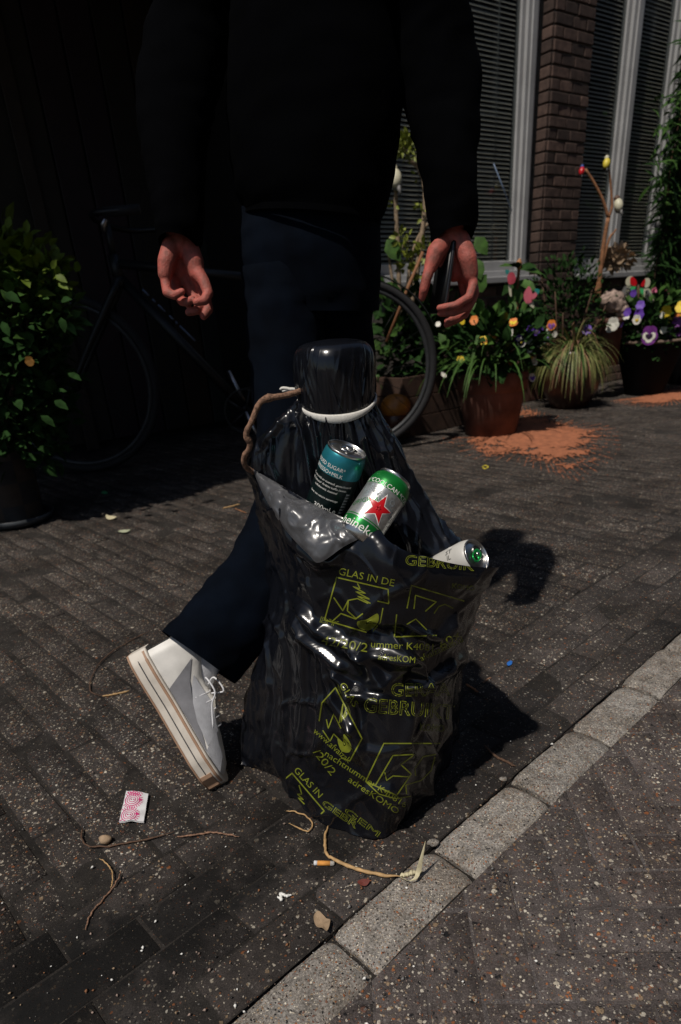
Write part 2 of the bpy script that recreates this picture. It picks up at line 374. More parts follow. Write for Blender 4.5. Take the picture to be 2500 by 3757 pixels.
def stone_mesh(name, L, W, m, hgt=.03, ch=.004, jit=.0015, wob=0):
    mb = MB(); j = lambda k=jit: random.uniform(-k, k); vs = []
    for inset, z in ((0, -hgt), (0, -ch * 1.1), (ch, 0)):
        for a, b in ((-1, -1), (1, -1), (1, 1), (-1, 1)):
            vs.append((a * (L / 2 - inset) + j(), b * (W / 2 - inset) + j(), z + (j(.0008) if z == 0 else 0)))
    fs = []
    for r in (0, 4):
        for k in range(4): fs.append((r + k, r + (k + 1) % 4, r + 4 + (k + 1) % 4, r + 4 + k))
    fs.append((8, 9, 10, 11)); mb.add(vs, fs)
    me = bpy.data.meshes.new(name); me.from_pydata(mb.v, [], mb.f); me.materials.append(m); me.polygons.foreach_set('use_smooth', [True] * len(me.polygons)); me.update(); return me
PW, PLn = .074, .222
def in_view(c, mar=250):
    x, y, d = proj(c); return d > .1 and -mar < x < 2500 + mar and -mar < y < 3757 + mar
def lay(parent, meshes, spots, limit=300, name='paving_stone', zr=.0016, tilt=.007):
    """spots: (centre, angle); the ones that show largest become stones of their own, the rest one mesh"""
    vis = [s for s in spots if in_view(s[0])]
    vis.sort(key=lambda s: (0 if in_view(s[0], 0) else 1, float(np.linalg.norm(s[0] - CAM))))
    rest = MB(); keep = vis[:limit]; other = vis[limit:] + [s for s in spots if not in_view(s[0])]
    for i, (c, a) in enumerate(keep):
        me = meshes[random.randrange(len(meshes))]; o = link(name, me, parent)
        o.location = (c[0], c[1], random.uniform(-zr, zr)); o.rotation_euler = (random.gauss(0, tilt), random.gauss(0, tilt), a + random.gauss(0, .006) + random.choice((0, math.pi)))
    for c, a in other:
        me = meshes[random.randrange(len(meshes))]
        mt = Matrix.Translation((c[0], c[1], random.uniform(-zr, zr))) @ Matrix.Rotation(a + random.gauss(0, .006), 4, 'Z') @ Matrix.Rotation(random.gauss(0, tilt), 4, 'X')
        rest.add([mt @ v.co for v in me.vertices], [list(p.vertices) for p in me.polygons])
    if other:
        o = obj(name + 's_beyond', rest, me.materials[0], parent); o['kind'] = 'stuff'
def herring(ang, x0, y0, n, test):
    ca, sa = math.cos(ang), math.sin(ang); out = []; m = 3; g = .003; U = PW + g * .7
    for j in range(-n, n):
        for i in range(-2 * n, 2 * n):
            for v in (0, 1):
                if v == 0: cx, cy, a = i + j * (m + 1) + m / 2, i + j * (1 - m) + .5, ang
                else: cx, cy, a = i + m + j * (m + 1) + .5, i + 1 - m + j * (1 - m) + m / 2, ang + math.pi / 2
                x, y = cx * U, cy * U; c = np.array([x0 + ca * x - sa * y, y0 + sa * x + ca * y, 0])
                if test(c, a): out.append((c, a))
    return out
ms_road = [stone_mesh('paving_stone', PLn, PW, M['road'], ch=.003) for _ in range(6)]
def road_test(c, a):
    # every corner of the stone must clear the kerb
    n = c @ NK; s = c @ EK
    return n + abs(math.sin(a - KA)) * PLn / 2 + abs(math.cos(a - KA)) * PW / 2 < .4425 and n > -1.3 and -1.0 < s < 3.2
spots = herring(rad(-4.5), .236, .55, 26, road_test)
lay(road, ms_road, spots)
# stones cut along the kerb line
def cut_test(c, a):
    e = abs(math.sin(a - KA)) * PLn / 2 + abs(math.cos(a - KA)) * PW / 2; n = c @ NK; s_ = c @ EK
    return n + e >= .4425 and n - e < .425 and -.6 < s_ < 2.6
for c, a in herring(rad(-4.5), .236, .55, 26, cut_test):
    if not in_view(c): continue
    me = random.choice(ms_road).copy(); mt = Matrix.Translation((c[0], c[1], random.uniform(-.0014, .0012))) @ Matrix.Rotation(a, 4, 'Z'); inv = mt.inverted()
    bm = bmesh.new(); bm.from_mesh(me); pc_ = inv @ Vector(SN(0, .4425)); pn_ = (inv.to_3x3() @ Vector(NK)).normalized()
    r_ = bmesh.ops.bisect_plane(bm, geom=bm.verts[:] + bm.edges[:] + bm.faces[:], plane_co=pc_, plane_no=pn_, clear_outer=True); bm.to_mesh(me); bm.free(); me.update()
    if len(me.polygons): o = link('paving_stone', me, road); o.matrix_basis = mt
# kerb stones
def kerb_mesh(k):
    mb = MB(); nx, ny = 16, 7; L, W = .2365, .0955; vs = []; top = np.zeros((ny + 1, nx + 1, 3))
    for j in range(ny + 1):
        for i in range(nx + 1):
            x = -L / 2 + L * i / nx; y = -W / 2 + W * j / ny
            e = min(L / 2 - abs(x), W / 2 - abs(y)); cr = min(math.hypot(L / 2 - abs(x), W / 2 - abs(y)), .03)
            z = -.008 * max(0, 1 - e / .009) ** 2 - .010 * max(0, 1 - cr / .018) + .0012 * nz((x * 30 + k * 9, y * 30, k))
            x += .002 * nz((x * 40, y * 40, k * 3.1)); y += .002 * nz((x * 40, y * 40, k * 5.7 + 9))
            top[j, i] = (x, y, z)
    mb.grid(top); border = [top[0, i] for i in range(nx + 1)] + [top[j, nx] for j in range(1, ny + 1)] + [top[ny, i] for i in range(nx - 1, -1, -1)] + [top[j, 0] for j in range(ny - 1, 0, -1)]
    n = len(border); mb.add(border + [(p[0], p[1], -.06) for p in border], [(i, (i + 1) % n, n + (i + 1) % n, n + i) for i in range(n)])
    me = bpy.data.meshes.new('kerb_stone'); me.from_pydata(mb.v, [], [f[::-1] for f in mb.f] if False else mb.f); me.materials.append(M['kerb']); me.polygons.foreach_set('use_smooth', [True] * len(me.polygons)); me.update(); return me
km = [kerb_mesh(k) for k in range(5)]
for i in range(-4, 26):
    s = .657 + .2445 * (i + .5)
    o = link('kerb_stone', km[i % 5], kerb); c = SN(s, .494 + random.uniform(-.002, .002)); o.location = (c[0], c[1], .003 + random.uniform(-.002, .002)); o.rotation_euler = (random.gauss(0, .006), random.gauss(0, .006), KA + random.gauss(0, .008) + (math.pi if i % 3 == 0 else 0))
# gutter stones: four stretcher rows along the kerb
ms_g = [stone_mesh('paving_stone', PLn + .001, .0835, M['band'], ch=.0025) for _ in range(5)]
spots = []
for r in range(4):
    for i in range(-8, 26): spots.append((SN(.1 + i * .2265 + (r % 2) * .113, .5865 + r * .0853), KA))
lay(gutter, ms_g, spots, zr=.0012, tilt=.005)
# pavement: long stones square to the kerb, in running rows
ms_p = [stone_mesh('paving_stone', PLn, PW - .0005, M['pave'], ch=.003, jit=.002) for _ in range(6)]
spots = []; s = -4.0; k = 0
while s < 9.5:
    for i in range(0, 18):
        c = SN(s, .89 + .111 + i * .2275 + (k % 2) * .1135 - (.1135 if k % 2 else 0) * 0)
        spots.append((c, KA + math.pi / 2))
    if k % 2: spots.append((SN(s, .89 + .0555 - .006), None))
    s += PW + .0045 + (.006 if k % 3 == 0 else 0) + random.uniform(-.0015, .0015); k += 1
halves = [c for c, a in spots if a is None]; spots = [q for q in spots if q[1] is not None]
lay(pavement, ms_p, spots, limit=235, zr=.0024, tilt=.012)
ms_h = [stone_mesh('paving_stone', .103, PW - .002, M['pave'], ch=.005) for _ in range(3)]
for c in halves:
    if in_view(c):
        o = link('paving_stone', random.choice(ms_h), pavement); o.location = (c[0], c[1], random.uniform(-.002, .001)); o.rotation_euler = (0, 0, KA + math.pi / 2)

# ------------------------------------------------------------------ the house behind
WA = rad(34); DW = np.array([math.cos(WA), math.sin(WA), 0]); NW = np.array([math.sin(WA), -math.cos(WA), 0]); WP0 = np.array([1.7, 6.25, 0])
ZU = np.array([0, 0, 1.0]); WAX = np.array([DW, NW, ZU])
def W(a, b, z): return WP0 + DW * a + NW * b + ZU * z
def wbox(mb, a0, a1, b0, b1, z0, z1, mi=0, bev=0): return mb.box(W((a0 + a1) / 2, (b0 + b1) / 2, (z0 + z1) / 2), (a1 - a0, b1 - b0, z1 - z0), WAX, mi, bev)
def onw(x, y, b=0):
    p = PL(x, y, WP0 + NW * b, NW); return float((p - WP0) @ DW), float(p[2])
house = thing('brick_house', 'brown brick house front with grey framed windows and closed blinds', 'building', W(.6, 0, 0))
wl = MB()
TOP = 5.2
wbox(wl, -2.05, -1.56, -.30, -.012, 0, TOP); wbox(wl, -1.56, .382, -.30, -.012, 0, .97); wbox(wl, .382, .875, -.30, -.012, 0, TOP)
wbox(wl, .875, 2.46, -.30, -.012, 0, .97); wbox(wl, 2.46, 5.0, -.30, -.012, 0, TOP); wbox(wl, -1.56, .382, -.30, -.012, 4.2, TOP); wbox(wl, .875, 2.46, -.30, -.012, 4.2, TOP)
wall = obj('wall', wl, M['mortar'], house, smooth=False)
def brick_mesh(L, Wd, Hh):
    mb = MB(); mb.box((0, 0, 0), (L, Wd, Hh), bev=.006); me = bpy.data.meshes.new('brick')
    vs = [(x + .002 * nz((x * 50, y * 50, z * 50 + L * 100)), y + .002 * nz((x * 50 + 7, y * 50, z * 50)), z + .002 * nz((x * 50, y * 50 + 3, z * 50))) for x, y, z in mb.v]
    me.from_pydata(vs, [], mb.f); me.materials.append(M['brick']); me.update(); return me
CO = .081; BH = .069
BM = {L: [brick_mesh(L, .05, BH) for _ in range(2)] for L in (.214, .100, .157)}
def put_brick(L, a, b, z, turn=0):
    o = link('brick', random.choice(BM[L]), wall); p = W(a, b, z); o.location = tuple(p); o.rotation_euler = (0, 0, WA + turn + random.gauss(0, .008))
nb = 0
for k in range(0, 46):                                   # the pillar between the windows
    z = CO * (k + .5); off = k % 2
    a = .384; row = [.214, .157, .100] if off == 0 else [.100, .157, .214]
    for L in row:
        put_brick(L, a + L / 2 + (0 if a > .4 else .0), -.022 + random.uniform(-.004, .004), z); a += L + .011
    if k > 11: put_brick(.100, .382 - .022 + .05 - .028, -.058, z, math.pi / 2)          # the return towards the window
for k in range(0, 12):                                   # below the right sill and beside the planter
    z = CO * (k + .5); a = .90 + (k % 2) * .11
    while a < 1.9: put_brick(.214, a + .107, -.022 + random.uniform(-.004, .004), z); a += .225
for k in range(0, 12):
    z = CO * (k + .5); a = -.95 + (k % 2) * .11
    while a < .16: put_brick(.214, a + .107, -.022 + random.uniform(-.004, .004), z); a += .225

def window(label_, a0, a1, bars, z0, ztop, casL, casR):
    fr = MB()
    zb = z0
    def stile(x0, x1):
        wbox(fr, x0, x1, -.19, -.125, zb - .1, ztop, 0, .006); c = (x0 + x1) / 2; h = (x1 - x0)
        wbox(fr, c - h * .32, c + h * .32, -.124, -.092, zb - .1, ztop, 0, .006); wbox(fr, c - h * .14, c + h * .16, -.091, -.074, zb - .1, ztop, 0, .005)
    if casL: stile(a0, a0 + casL)
    if casR: stile(a1 - casR, a1)
    for x0, x1 in bars: stile(x0, x1)
    wbox(fr, a0, a1, -.192, -.11, zb - .075, zb, 0, .005); wbox(fr, a0, a1, -.192, -.075, zb - .125, zb - .0755, 0, .005)
    w = obj('window', fr, M['frame'], house, smooth=False); w['label'] = label_
    si = MB(); wbox(si, a0 + .004, a1 - .004, -.2, .055, zb - .175, zb - .1265, 0, .006); obj('sill', si, M['frame'], w, smooth=False)
    edges = [a0 + casL] + [q for b in bars for q in b] + [a1 - casR]
    for i in range(0, len(edges), 2):
        x0, x1 = edges[i], edges[i + 1]; g = MB(); wbox(g, x0 - .01, x1 + .01, -.150, -.145, zb - .01, ztop)
        obj('pane', g, M['glass'], w, smooth=False)
        z = zb + .012; sm = None
        bl = MB(); n = 7; P = np.zeros((2, n, 3))
        for q in range(n):
            t = q / (n - 1) - .5
            for e, xx in enumerate((x0 + .02, x1 - .02)): P[e, q] = W(xx, -.176 + .027 * t * math.cos(rad(46)), -.027 * t * math.sin(rad(46)) + .003 * (1 - 4 * t * t))
        bl.grid(P); first = obj('blind_slat', bl, M['slat'], w)
        while z < 3.2:
            o = first if sm is None else link('blind_slat', sm, w); sm = first.data
            o.location = (0, 0, z + random.uniform(-.0012, .0012)); o.rotation_euler = (0, 0, 0); z += .0305
        cb = MB()
        for x in np.arange(x0 + .12, x1 - .05, .42): cb.tube([W(x, -.1625, zb), W(x, -.1625, 3.3)], .0022, 5)
        obj('ladder_cord', cb, M['cordw'], w)
    bk = MB(); wbox(bk, a0 - .3, a1 + 2.2, -.62, -.6, zb - .4, ztop); obj('room_behind', bk, M['room'], w, smooth=False)
    return w
w1 = window('wide grey framed window with pale blinds behind the walking person', -1.558, .338, [], 1.165, 4.2, .1, .2)
w2 = window('grey framed two-pane window beside the brick pillar and climber', .877, 2.458, [(1.50, 1.73)], 1.155, 4.2, .05, .22)
tp = MB(); p0 = W(*[onw(1812, 600, -.142)[0], -.142, onw(1812, 600, -.142)[1]]); p1 = W(onw(1895, 815, -.142)[0], -.142, onw(1895, 815, -.142)[1])
tp.tube([p0, p1], .006, 4); tag(obj('blue_strip', tp, mat('pale_blue_plastic', (.16, .22, .33), .5)), 'thin pale blue strip stuck across the window glass', 'strip')

# porch recess on the left with its dark door
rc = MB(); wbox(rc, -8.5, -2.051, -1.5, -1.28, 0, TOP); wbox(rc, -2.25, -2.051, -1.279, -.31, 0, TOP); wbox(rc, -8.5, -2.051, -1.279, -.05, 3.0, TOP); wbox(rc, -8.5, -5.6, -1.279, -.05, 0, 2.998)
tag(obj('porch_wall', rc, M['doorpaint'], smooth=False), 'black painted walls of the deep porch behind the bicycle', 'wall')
cp = MB(); wbox(cp, -8.6, -3.3, -.049, 1.25, 3.02, 3.12); tag(obj('shade_canopy', cp, M['doorpaint'], smooth=False), 'flat canopy added above the picture to shade the porch and bicycle', 'canopy')  # unseen canopy, added to shade the bicycle and the ground at left
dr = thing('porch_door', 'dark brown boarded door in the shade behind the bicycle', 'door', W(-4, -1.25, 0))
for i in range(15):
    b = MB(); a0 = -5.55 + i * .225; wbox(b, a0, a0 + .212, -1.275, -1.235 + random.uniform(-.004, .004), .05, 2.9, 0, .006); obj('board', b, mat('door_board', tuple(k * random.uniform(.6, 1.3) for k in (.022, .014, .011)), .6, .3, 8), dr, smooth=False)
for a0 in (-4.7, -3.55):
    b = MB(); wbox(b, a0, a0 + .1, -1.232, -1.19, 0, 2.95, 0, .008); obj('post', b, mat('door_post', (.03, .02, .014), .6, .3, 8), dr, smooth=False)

# the street front across the road: seen only as reflections in the panes
op = thing('house_across', 'dark brick house across the road mirrored in the window panes', 'building', W(9, 8.5, 0))
b = MB(); wbox(b, -6, 34, 8.5, 9.2, 0, 9.5); obj('wall', b, mat('brick_far', (.040, .024, .019), .9, .3, 3), op, smooth=False)
for i in range(11):
    x = -3.3 + i * 3.0
    for fl in range(2):
        b = MB(); z0 = 1.0 + fl * 3.7
        for dx in (-.62, .48): wbox(b, x + dx, x + dx + .14, 8.36, 8.499, z0, z0 + 2.7)
        for z in (z0, z0 + 1.75, z0 + 2.6): wbox(b, x - .479, x + .479, 8.37, 8.499, z, z + .1)
        f = obj('window', b, M['cream_wall'], op, smooth=False)
        b = MB(); wbox(b, x - .478, x + .478, 8.44, 8.47, z0 + .101, z0 + 2.599); obj('pane', b, M['room'], f, smooth=False)

# ------------------------------------------------------------------ bollard, bag, band, stem
AXX, AXY = .023, 1.11
bl = thing('bollard', 'street post wrapped in the black bin bag', 'bollard', (AXX, AXY, 0))
m = MB(); m.lathe([(.075, 0), (.075, .10), (.058, .12), (.052, .4), (.047, .70), (.053, .71), (.053, .79), (.048, .805), (.03, .815), (.001, .816)], (AXX, AXY, 0), n=20, cap0=True); obj('post', m, M['iron'], bl)

bag = thing('bin_bag', 'torn black plastic rubbish bag with yellow-green print tied to the post', 'rubbish bag', (AXX, AXY, 0))
def seg_dist(P, poly):
    P = np.asarray(P); best = np.full(len(P), 1e9); side = np.zeros(len(P)); tt = np.zeros(len(P)); L = 0
    tot = sum(math.dist(poly[i], poly[i + 1]) for i in range(len(poly) - 1))
    for i in range(len(poly) - 1):
        a, b = np.array(poly[i], float), np.array(poly[i + 1], float); ab = b - a; l2 = ab @ ab
        t = np.clip(((P - a) @ ab) / l2, 0, 1); d = P - (a + t[:, None] * ab); dd = np.hypot(d[:, 0], d[:, 1])
        cr = np.sign(ab[0] * d[:, 1] - ab[1] * d[:, 0]); u = dd < best
        best[u] = dd[u]; side[u] = cr[u]; tt[u] = (L + t[u] * math.sqrt(l2)) / tot; L += math.sqrt(l2)
    return best, side, tt
def displace(P, folds, noises, closed):
    a, b = P.shape[:2]
    du = np.roll(P, -1, 1) - np.roll(P, 1, 1) if closed else np.gradient(P, axis=1); dv = np.gradient(P, axis=0)
    Nn = np.cross(du, dv); Nn /= np.linalg.norm(Nn, axis=2)[..., None] + 1e-12
    cen = np.array([AXX, AXY, 0]); outw = P - cen; outw[..., 2] = 0
    sg = np.sign(np.sum(Nn * outw, axis=2)); sg[sg == 0] = 1; Nn *= sg[..., None]
    px = projN(P.reshape(-1, 3)); D = np.zeros(a * b)
    for poly, w, amp in folds:
        d, side, t = seg_dist(px, poly)
        ww = w * (1.0 + .8 * t); prof = np.where(side > 0, np.exp(-(d / ww) ** 2), np.exp(-(d / (ww * .35)) ** 2)) if amp > 0 else np.exp(-(d / ww) ** 2)
        D += amp * prof * np.clip(np.minimum(t, 1 - t) * 6 + .25, 0, 1)
    D = D.reshape(a, b)
    for i in range(a):
        for j in range(b):
            p = P[i, j]; s = 0.
            for fn in noises: s += fn(p)
            D[i, j] += s
    return P + Nn * D[..., None]
def ridged(p, sx, sy, sz, o=0):
    return 1 - 2 * abs(noise.noise(Vector((p[0] * sx + o, p[1] * sy + o, p[2] * sz + o))))
def crease(p, sx, sz, o=0, w=.07):      # thin sharp ridges along the zero lines of a noise field
    n = noise.noise(Vector((p[0] * sx + o, p[1] * sx - o, p[2] * sz + o * .5))); return math.exp(-(n / w) ** 2)
def crumple(p, s, o=0):
    d = noise.voronoi(Vector((p[0] * s + o, p[1] * s, p[2] * s * .75)))[0]; return d[1] - d[0]

# outer body of the bag
rows = []
def row(pts): rows.append([A(x, y, Y) for x, y, Y in pts])
row([(930, 1727, 1.12), (1017, 1776, 1.075), (1084, 1816, 1.035), (1185, 1872, .985), (1359, 1957, .935), (1473, 2017, .905), (1720, 2077, .93), (1811, 2075, .985)])
row([(945, 1775, 1.12), (990, 1850, 1.065), (1055, 1935, 1.0), (1172, 2052, .935), (1345, 1990, .918), (1470, 2050, .895), (1712, 2105, .925), (1800, 2095, .985)])
row([(985, 1860, 1.13), (1030, 1920, 1.07), (1085, 2010, 1.0), (1185, 2095, .94), (1355, 2080, .905), (1475, 2110, .888), (1700, 2140, .925), (1780, 2125, .995)])
row([(1015, 2200, 1.16), (1060, 2210, 1.06), (1120, 2220, .975), (1210, 2240, .93), (1370, 2250, .898), (1490, 2250, .895), (1660, 2230, .945), (1738, 2200, 1.04)])
row([(947, 2450, 1.18), (1000, 2450, 1.09), (1080, 2460, 1.01), (1180, 2475, .955), (1330, 2500, .912), (1460, 2500, .902), (1590, 2480, .95), (1668, 2452, 1.05)])
row([(900, 2640, 1.18), (960, 2660, 1.10), (1060, 2685, 1.01), (1170, 2705, .945), (1310, 2720, .90), (1450, 2720, .885), (1590, 2690, .945), (1662, 2650, 1.06)])
row([(890, 2740, 1.15), (960, 2760, 1.09), (1062, 2800, 1.01), (1185, 2860, .94), (1335, 2900, .89), (1460, 2880, .882), (1580, 2810, .965), (1652, 2705, 1.08)])
rows.append([G(x, y, .004) for x, y in ((890, 2793), (984, 2818), (1085, 2893), (1198, 3014), (1386, 3066), (1455, 3022), (1578, 2898), (1648, 2745))])
full = []
for i, r in enumerate(rows):
    zl, zr_ = r[0][2], r[-1][2]; f = min(1, i / 3)
    br = np.array([.19 + .04 * f, 1.14 + .05 * f, zr_ - (.05 * (1 - f))]); bm_ = np.array([.03, 1.25 + .03 * f, (zl + zr_) / 2 - .05 * (1 - f)]); b_l = np.array([min(-.13, r[0][0] * .75), 1.22 + .03 * f, zl])
    full.append(list(r) + [br, bm_, b_l])
full = np.array(full)
NU, NV = 340, 280
R1 = np.array([catmull(r, NU, True) for r in full])
body = np.array([catmull(R1[:, j], NV) for j in range(NU)]).transpose(1, 0, 2)
folds = [([(1100, 2200), (1180, 2300), (1330, 2370), (1420, 2520)], 26, 0.0203), ([(1090, 2260), (1120, 2330), (1240, 2420), (1290, 2450)], 20, 0.0145),
         ([(1230, 2440), (1300, 2520), (1420, 2550)], 26, 0.0203), ([(1300, 2520), (1310, 2590), (1320, 2680)], 18, 0.0174), ([(1290, 2370), (1380, 2390), (1500, 2400)], 22, 0.0174),
         ([(1500, 2290), (1600, 2330), (1660, 2260)], 24, 0.0145), ([(1470, 2520), (1560, 2480), (1690, 2380)], 20, 0.0174), ([(1440, 2330), (1530, 2420), (1550, 2530)], 18, 0.0130),
         ([(1200, 2420), (1240, 2560), (1330, 2700), (1340, 2800)], 24, 0.0174), ([(1540, 2680), (1600, 2800), (1540, 2930)], 22, 0.0130), ([(1500, 2560), (1480, 2700), (1500, 2790)], 18, 0.0101),
         ([(1000, 2250), (1010, 2500), (985, 2750)], 12, 0.0101), ([(1050, 2200), (1070, 2450), (1060, 2700)], 10, 0.0087), ([(1120, 2330), (1130, 2550), (1110, 2780)], 12, 0.0101), ([(1180, 2380), (1190, 2600), (1180, 2800)], 9, 0.0087),
         ([(1000, 1870), (1060, 1890), (1130, 1990)], 12, 0.0087), ([(1060, 1830), (1120, 1920), (1250, 1950)], 12, 0.0101), ([(1130, 1860), (1190, 1960), (1185, 2060)], 11, 0.0087), ([(1210, 1890), (1230, 1970), (1300, 1975)], 9, 0.0072),
         ([(1280, 2280), (1340, 2340), (1330, 2420)], -18, -.010) if False else ([(1340, 2300), (1400, 2330), (1500, 2330)], 20, -0.0145)]
body = displace(body, folds, [lambda p: .0065 * ridged(p, 13, 13, 8, 1.7) * (.35 + 1.3 * max(0, nz(p, 5, 8.8) + .2)), lambda p: .012 * crumple(p, 12, 4.2) * (.25 + 1.6 * max(0, nz(p, 4, 1.8) + .25)), lambda p: .0016 * crumple(p, 30, 9.1), lambda p: .0042 * crease(p, 9, 7, 3.1, .07), lambda p: .0020 * crease(p, 19, 13, 7.7, .09), lambda p: .010 * nz((p[0], p[1], p[2] * .6), 7, 2.2), lambda p: .003 * ridged((p[0] + .02 * nz(p, 9, 3), p[1], p[2]), 45, 30, 5, 6.0) * max(0, -p[0] * 6 + .1)], True)
body[..., 2] = np.maximum(body[..., 2], .002)
m = MB(); m.grid(body, closed_u=True); body_o = obj('sack', m, M['plastic'], bag)
btree = BVHTree.FromPolygons([Vector(v) for v in m.v], m.f)
# rim of the bag folded outwards, its greyer inside showing
up_c = catmull([A(*q) for q in ((931, 1727, 1.117), (1017, 1776, 1.07), (1084, 1816, 1.03), (1185, 1872, .98), (1270, 1915, .955), (1359, 1958, .928))], 90)
lo_c = catmull([A(*q) for q in ((933, 1733, 1.116), (980, 1838, 1.055), (1048, 1945, .985), (1135, 2040, .926), (1178, 2069, .912), (1262, 2014, .914), (1359, 1964, .922))], 90)
g = np.zeros((40, 90, 3))
for i in range(40):
    for j in range(90):
        t = i / 39; p = up_c[j] * (1 - t) + lo_c[j] * t; e = math.sin(math.pi * t) * math.sin(math.pi * j / 89)
        k = .020 * e + (.011 * crumple(p, 20, 2.0) + .005 * crumple(p, 44, 6.0) + .0035 * crease(p, 24, 24, 5.1, .08)) * min(1, 5 * e + .15)
        g[i, j] = p + unit(np.array([-.15, -.75, .62])) * (k + .007)
g[0] += np.array([0, 0, 1]) * (.0016 * np.array([nz((j * .9, 0, 0)) for j in range(90)]))[:, None]
mi_ = MB(); mi_.grid(g)
def inside_mat():
    m, nt, bs = nmat('bag_inside'); P = pos(nt); bs.inputs['Base Color'].default_value = (.07, .071, .076, 1); bs.inputs['Specular IOR Level'].default_value = .9
    nt.links.new(ramp(nt, noise_(nt, P, 60, 4), [(.3, (.24,) * 3), (.7, (.40,) * 3)]), bs.inputs['Roughness']); bump(nt, bs, noise_(nt, P, 110, 4, .55), .4, .0007); return m
M['inside'] = inside_mat(); obj('folded_rim', mi_, M['inside'], bag)
# pleated back of the bag mouth, gathered up under the band
cr_ = []
def crow(pts, back):
    r = [A(x, y, Y) for x, y, Y in pts]; z = r[0][2]; cr_.append(r + [np.array([AXX + back, AXY + .05, r[-1][2]]), np.array([AXX, AXY + .05 + back * .35, (z + r[-1][2]) / 2]), np.array([AXX - back, AXY + .05, z])])
crow([(1113, 1466, 1.11), (1150, 1493, 1.075), (1240, 1508, 1.052), (1330, 1498, 1.075), (1370, 1474, 1.11)], .035)
crow([(1060, 1530, 1.115), (1120, 1560, 1.075), (1240, 1570, 1.05), (1350, 1565, 1.068), (1402, 1540, 1.11)], .05)
crow([(985, 1590, 1.12), (1095, 1625, 1.08), (1240, 1640, 1.05), (1385, 1640, 1.063), (1455, 1625, 1.11)], .07)
crow([(928, 1680, 1.12), (1075, 1730, 1.08), (1230, 1740, 1.05), (1410, 1740, 1.06), (1505, 1738, 1.105)], .085)
crow([(945, 1790, 1.12), (1085, 1850, 1.07), (1230, 1860, 1.05), (1430, 1860, 1.05), (1572, 1852, 1.095)], .1)
crow([(990, 1900, 1.125), (1110, 1960, 1.06), (1240, 1980, 1.045), (1470, 1990, 1.04), (1690, 1985, 1.06)], .11)
crow([(1030, 2080, 1.14), (1130, 2120, 1.07), (1260, 2150, 1.05), (1480, 2150, 1.045), (1790, 2095, 1.005)], .12)
NU2, NV2 = 300, 130
R2 = np.array([catmull(r, NU2, True) for r in cr_]); cone = np.array([catmull(R2[:, j], NV2) for j in range(NU2)]).transpose(1, 0, 2)
pf = [([(1112, 1490), (1135, 1590), (1160, 1740), (1186, 1880)], 15, .020), ([(1100, 1480), (1040, 1560), (960, 1650)], 13, .010), ([(1150, 1500), (1170, 1600), (1180, 1700)], 8, .008),
      ([(1330, 1500), (1400, 1620), (1440, 1760), (1500, 1900)], 8, .008), ([(1355, 1490), (1440, 1640), (1530, 1800), (1640, 1980)], 8, .008), ([(1300, 1505), (1340, 1620), (1400, 1800), (1460, 1990)], 7, .006),
      ([(1345, 1495), (1420, 1630), (1490, 1800), (1560, 1930)], 6, .006), ([(1200, 1510), (1215, 1600), (1220, 1700)], 6, .005), ([(1250, 1512), (1262, 1620), (1270, 1760)], 6, .005), ([(1440, 1900), (1490, 2000), (1500, 2060)], 10, .008),
      ([(1085, 1500), (1075, 1640), (1060, 1800), (1080, 1880)], 16, -.012), ([(1010, 1600), (1000, 1700), (1030, 1790)], 14, .008)]
tt = np.linspace(0, 1, NV2)
def pleat(p):
    a = math.atan2(p[0] - AXX, AXY - p[1]); return 0
cone2 = displace(cone, pf, [lambda p: .0024 * ridged(p, 40, 22, 3.5, 3.3), lambda p: .0016 * crumple(p, 24, 1.1), lambda p: .0030 * crease(p, 30, 3, 2.1, .08)], True)
ang = np.arange(NU2) / NU2 * 2 * math.pi
for i in range(NV2):                                     # tight gathers just below the band, fading downwards
    k = .0022 * math.exp(-tt[i] * 5)
    rr = cone2[i] - np.array([AXX, AXY, 0]); rr[:, 2] = 0; rr /= np.linalg.norm(rr, axis=1)[:, None] + 1e-9
    cone2[i] += rr * (k * (np.sin(ang * 34) + .6 * np.sin(ang * 53 + 1)))[:, None]
m = MB(); m.grid(cone2, closed_u=True); obj('mouth', m, M['plastic'], bag)
# hood pulled over the top of the post
hood_prof = [(.0605, .722), (.0615, .735), (.063, .752), (.064, .775), (.0635, .795), (.061, .810), (.056, .820), (.047, .8255), (.03, .829), (.012, .8305), (.0005, .831)]
hp = catmull([(r, z, 0) for r, z in hood_prof], 80)
crs = [(rng.uniform(0, 2 * math.pi), rng.uniform(.018, .05), rng.uniform(.012, .04) * rng.choice((-1, 1, 1)), rng.uniform(.732, .815), rng.uniform(.010, .035), rng.uniform(-1.0, 1.0)) for _ in range(60)]
def hood(a, z):
    t = np.clip((z - .722) / .09, 0, 1); sq = 1 + .05 * math.cos(4 * a + .6) * min(1, max(0, (z - .74) / .05)) * min(1, max(0, (.829 - z) / .02))
    g = .010 * (1 - t) * math.sin(a * 31) + .008 * (1 - t) * math.sin(a * 47 + 2)
    for a0, w_, am, zc, zw, sl_ in crs:
        d = (a - a0 - sl_ * (z - zc) * 6 + math.pi) % (2 * math.pi) - math.pi; g += am * math.exp(-(d / w_) ** 2 - ((z - zc) / zw) ** 2)
    return sq + g
m = MB(); m.lathe([(p[0], p[1]) for p in hp], (AXX - .002, AXY, 0), n=420, wob=hood); obj('hood', m, M['plastic'], bag)

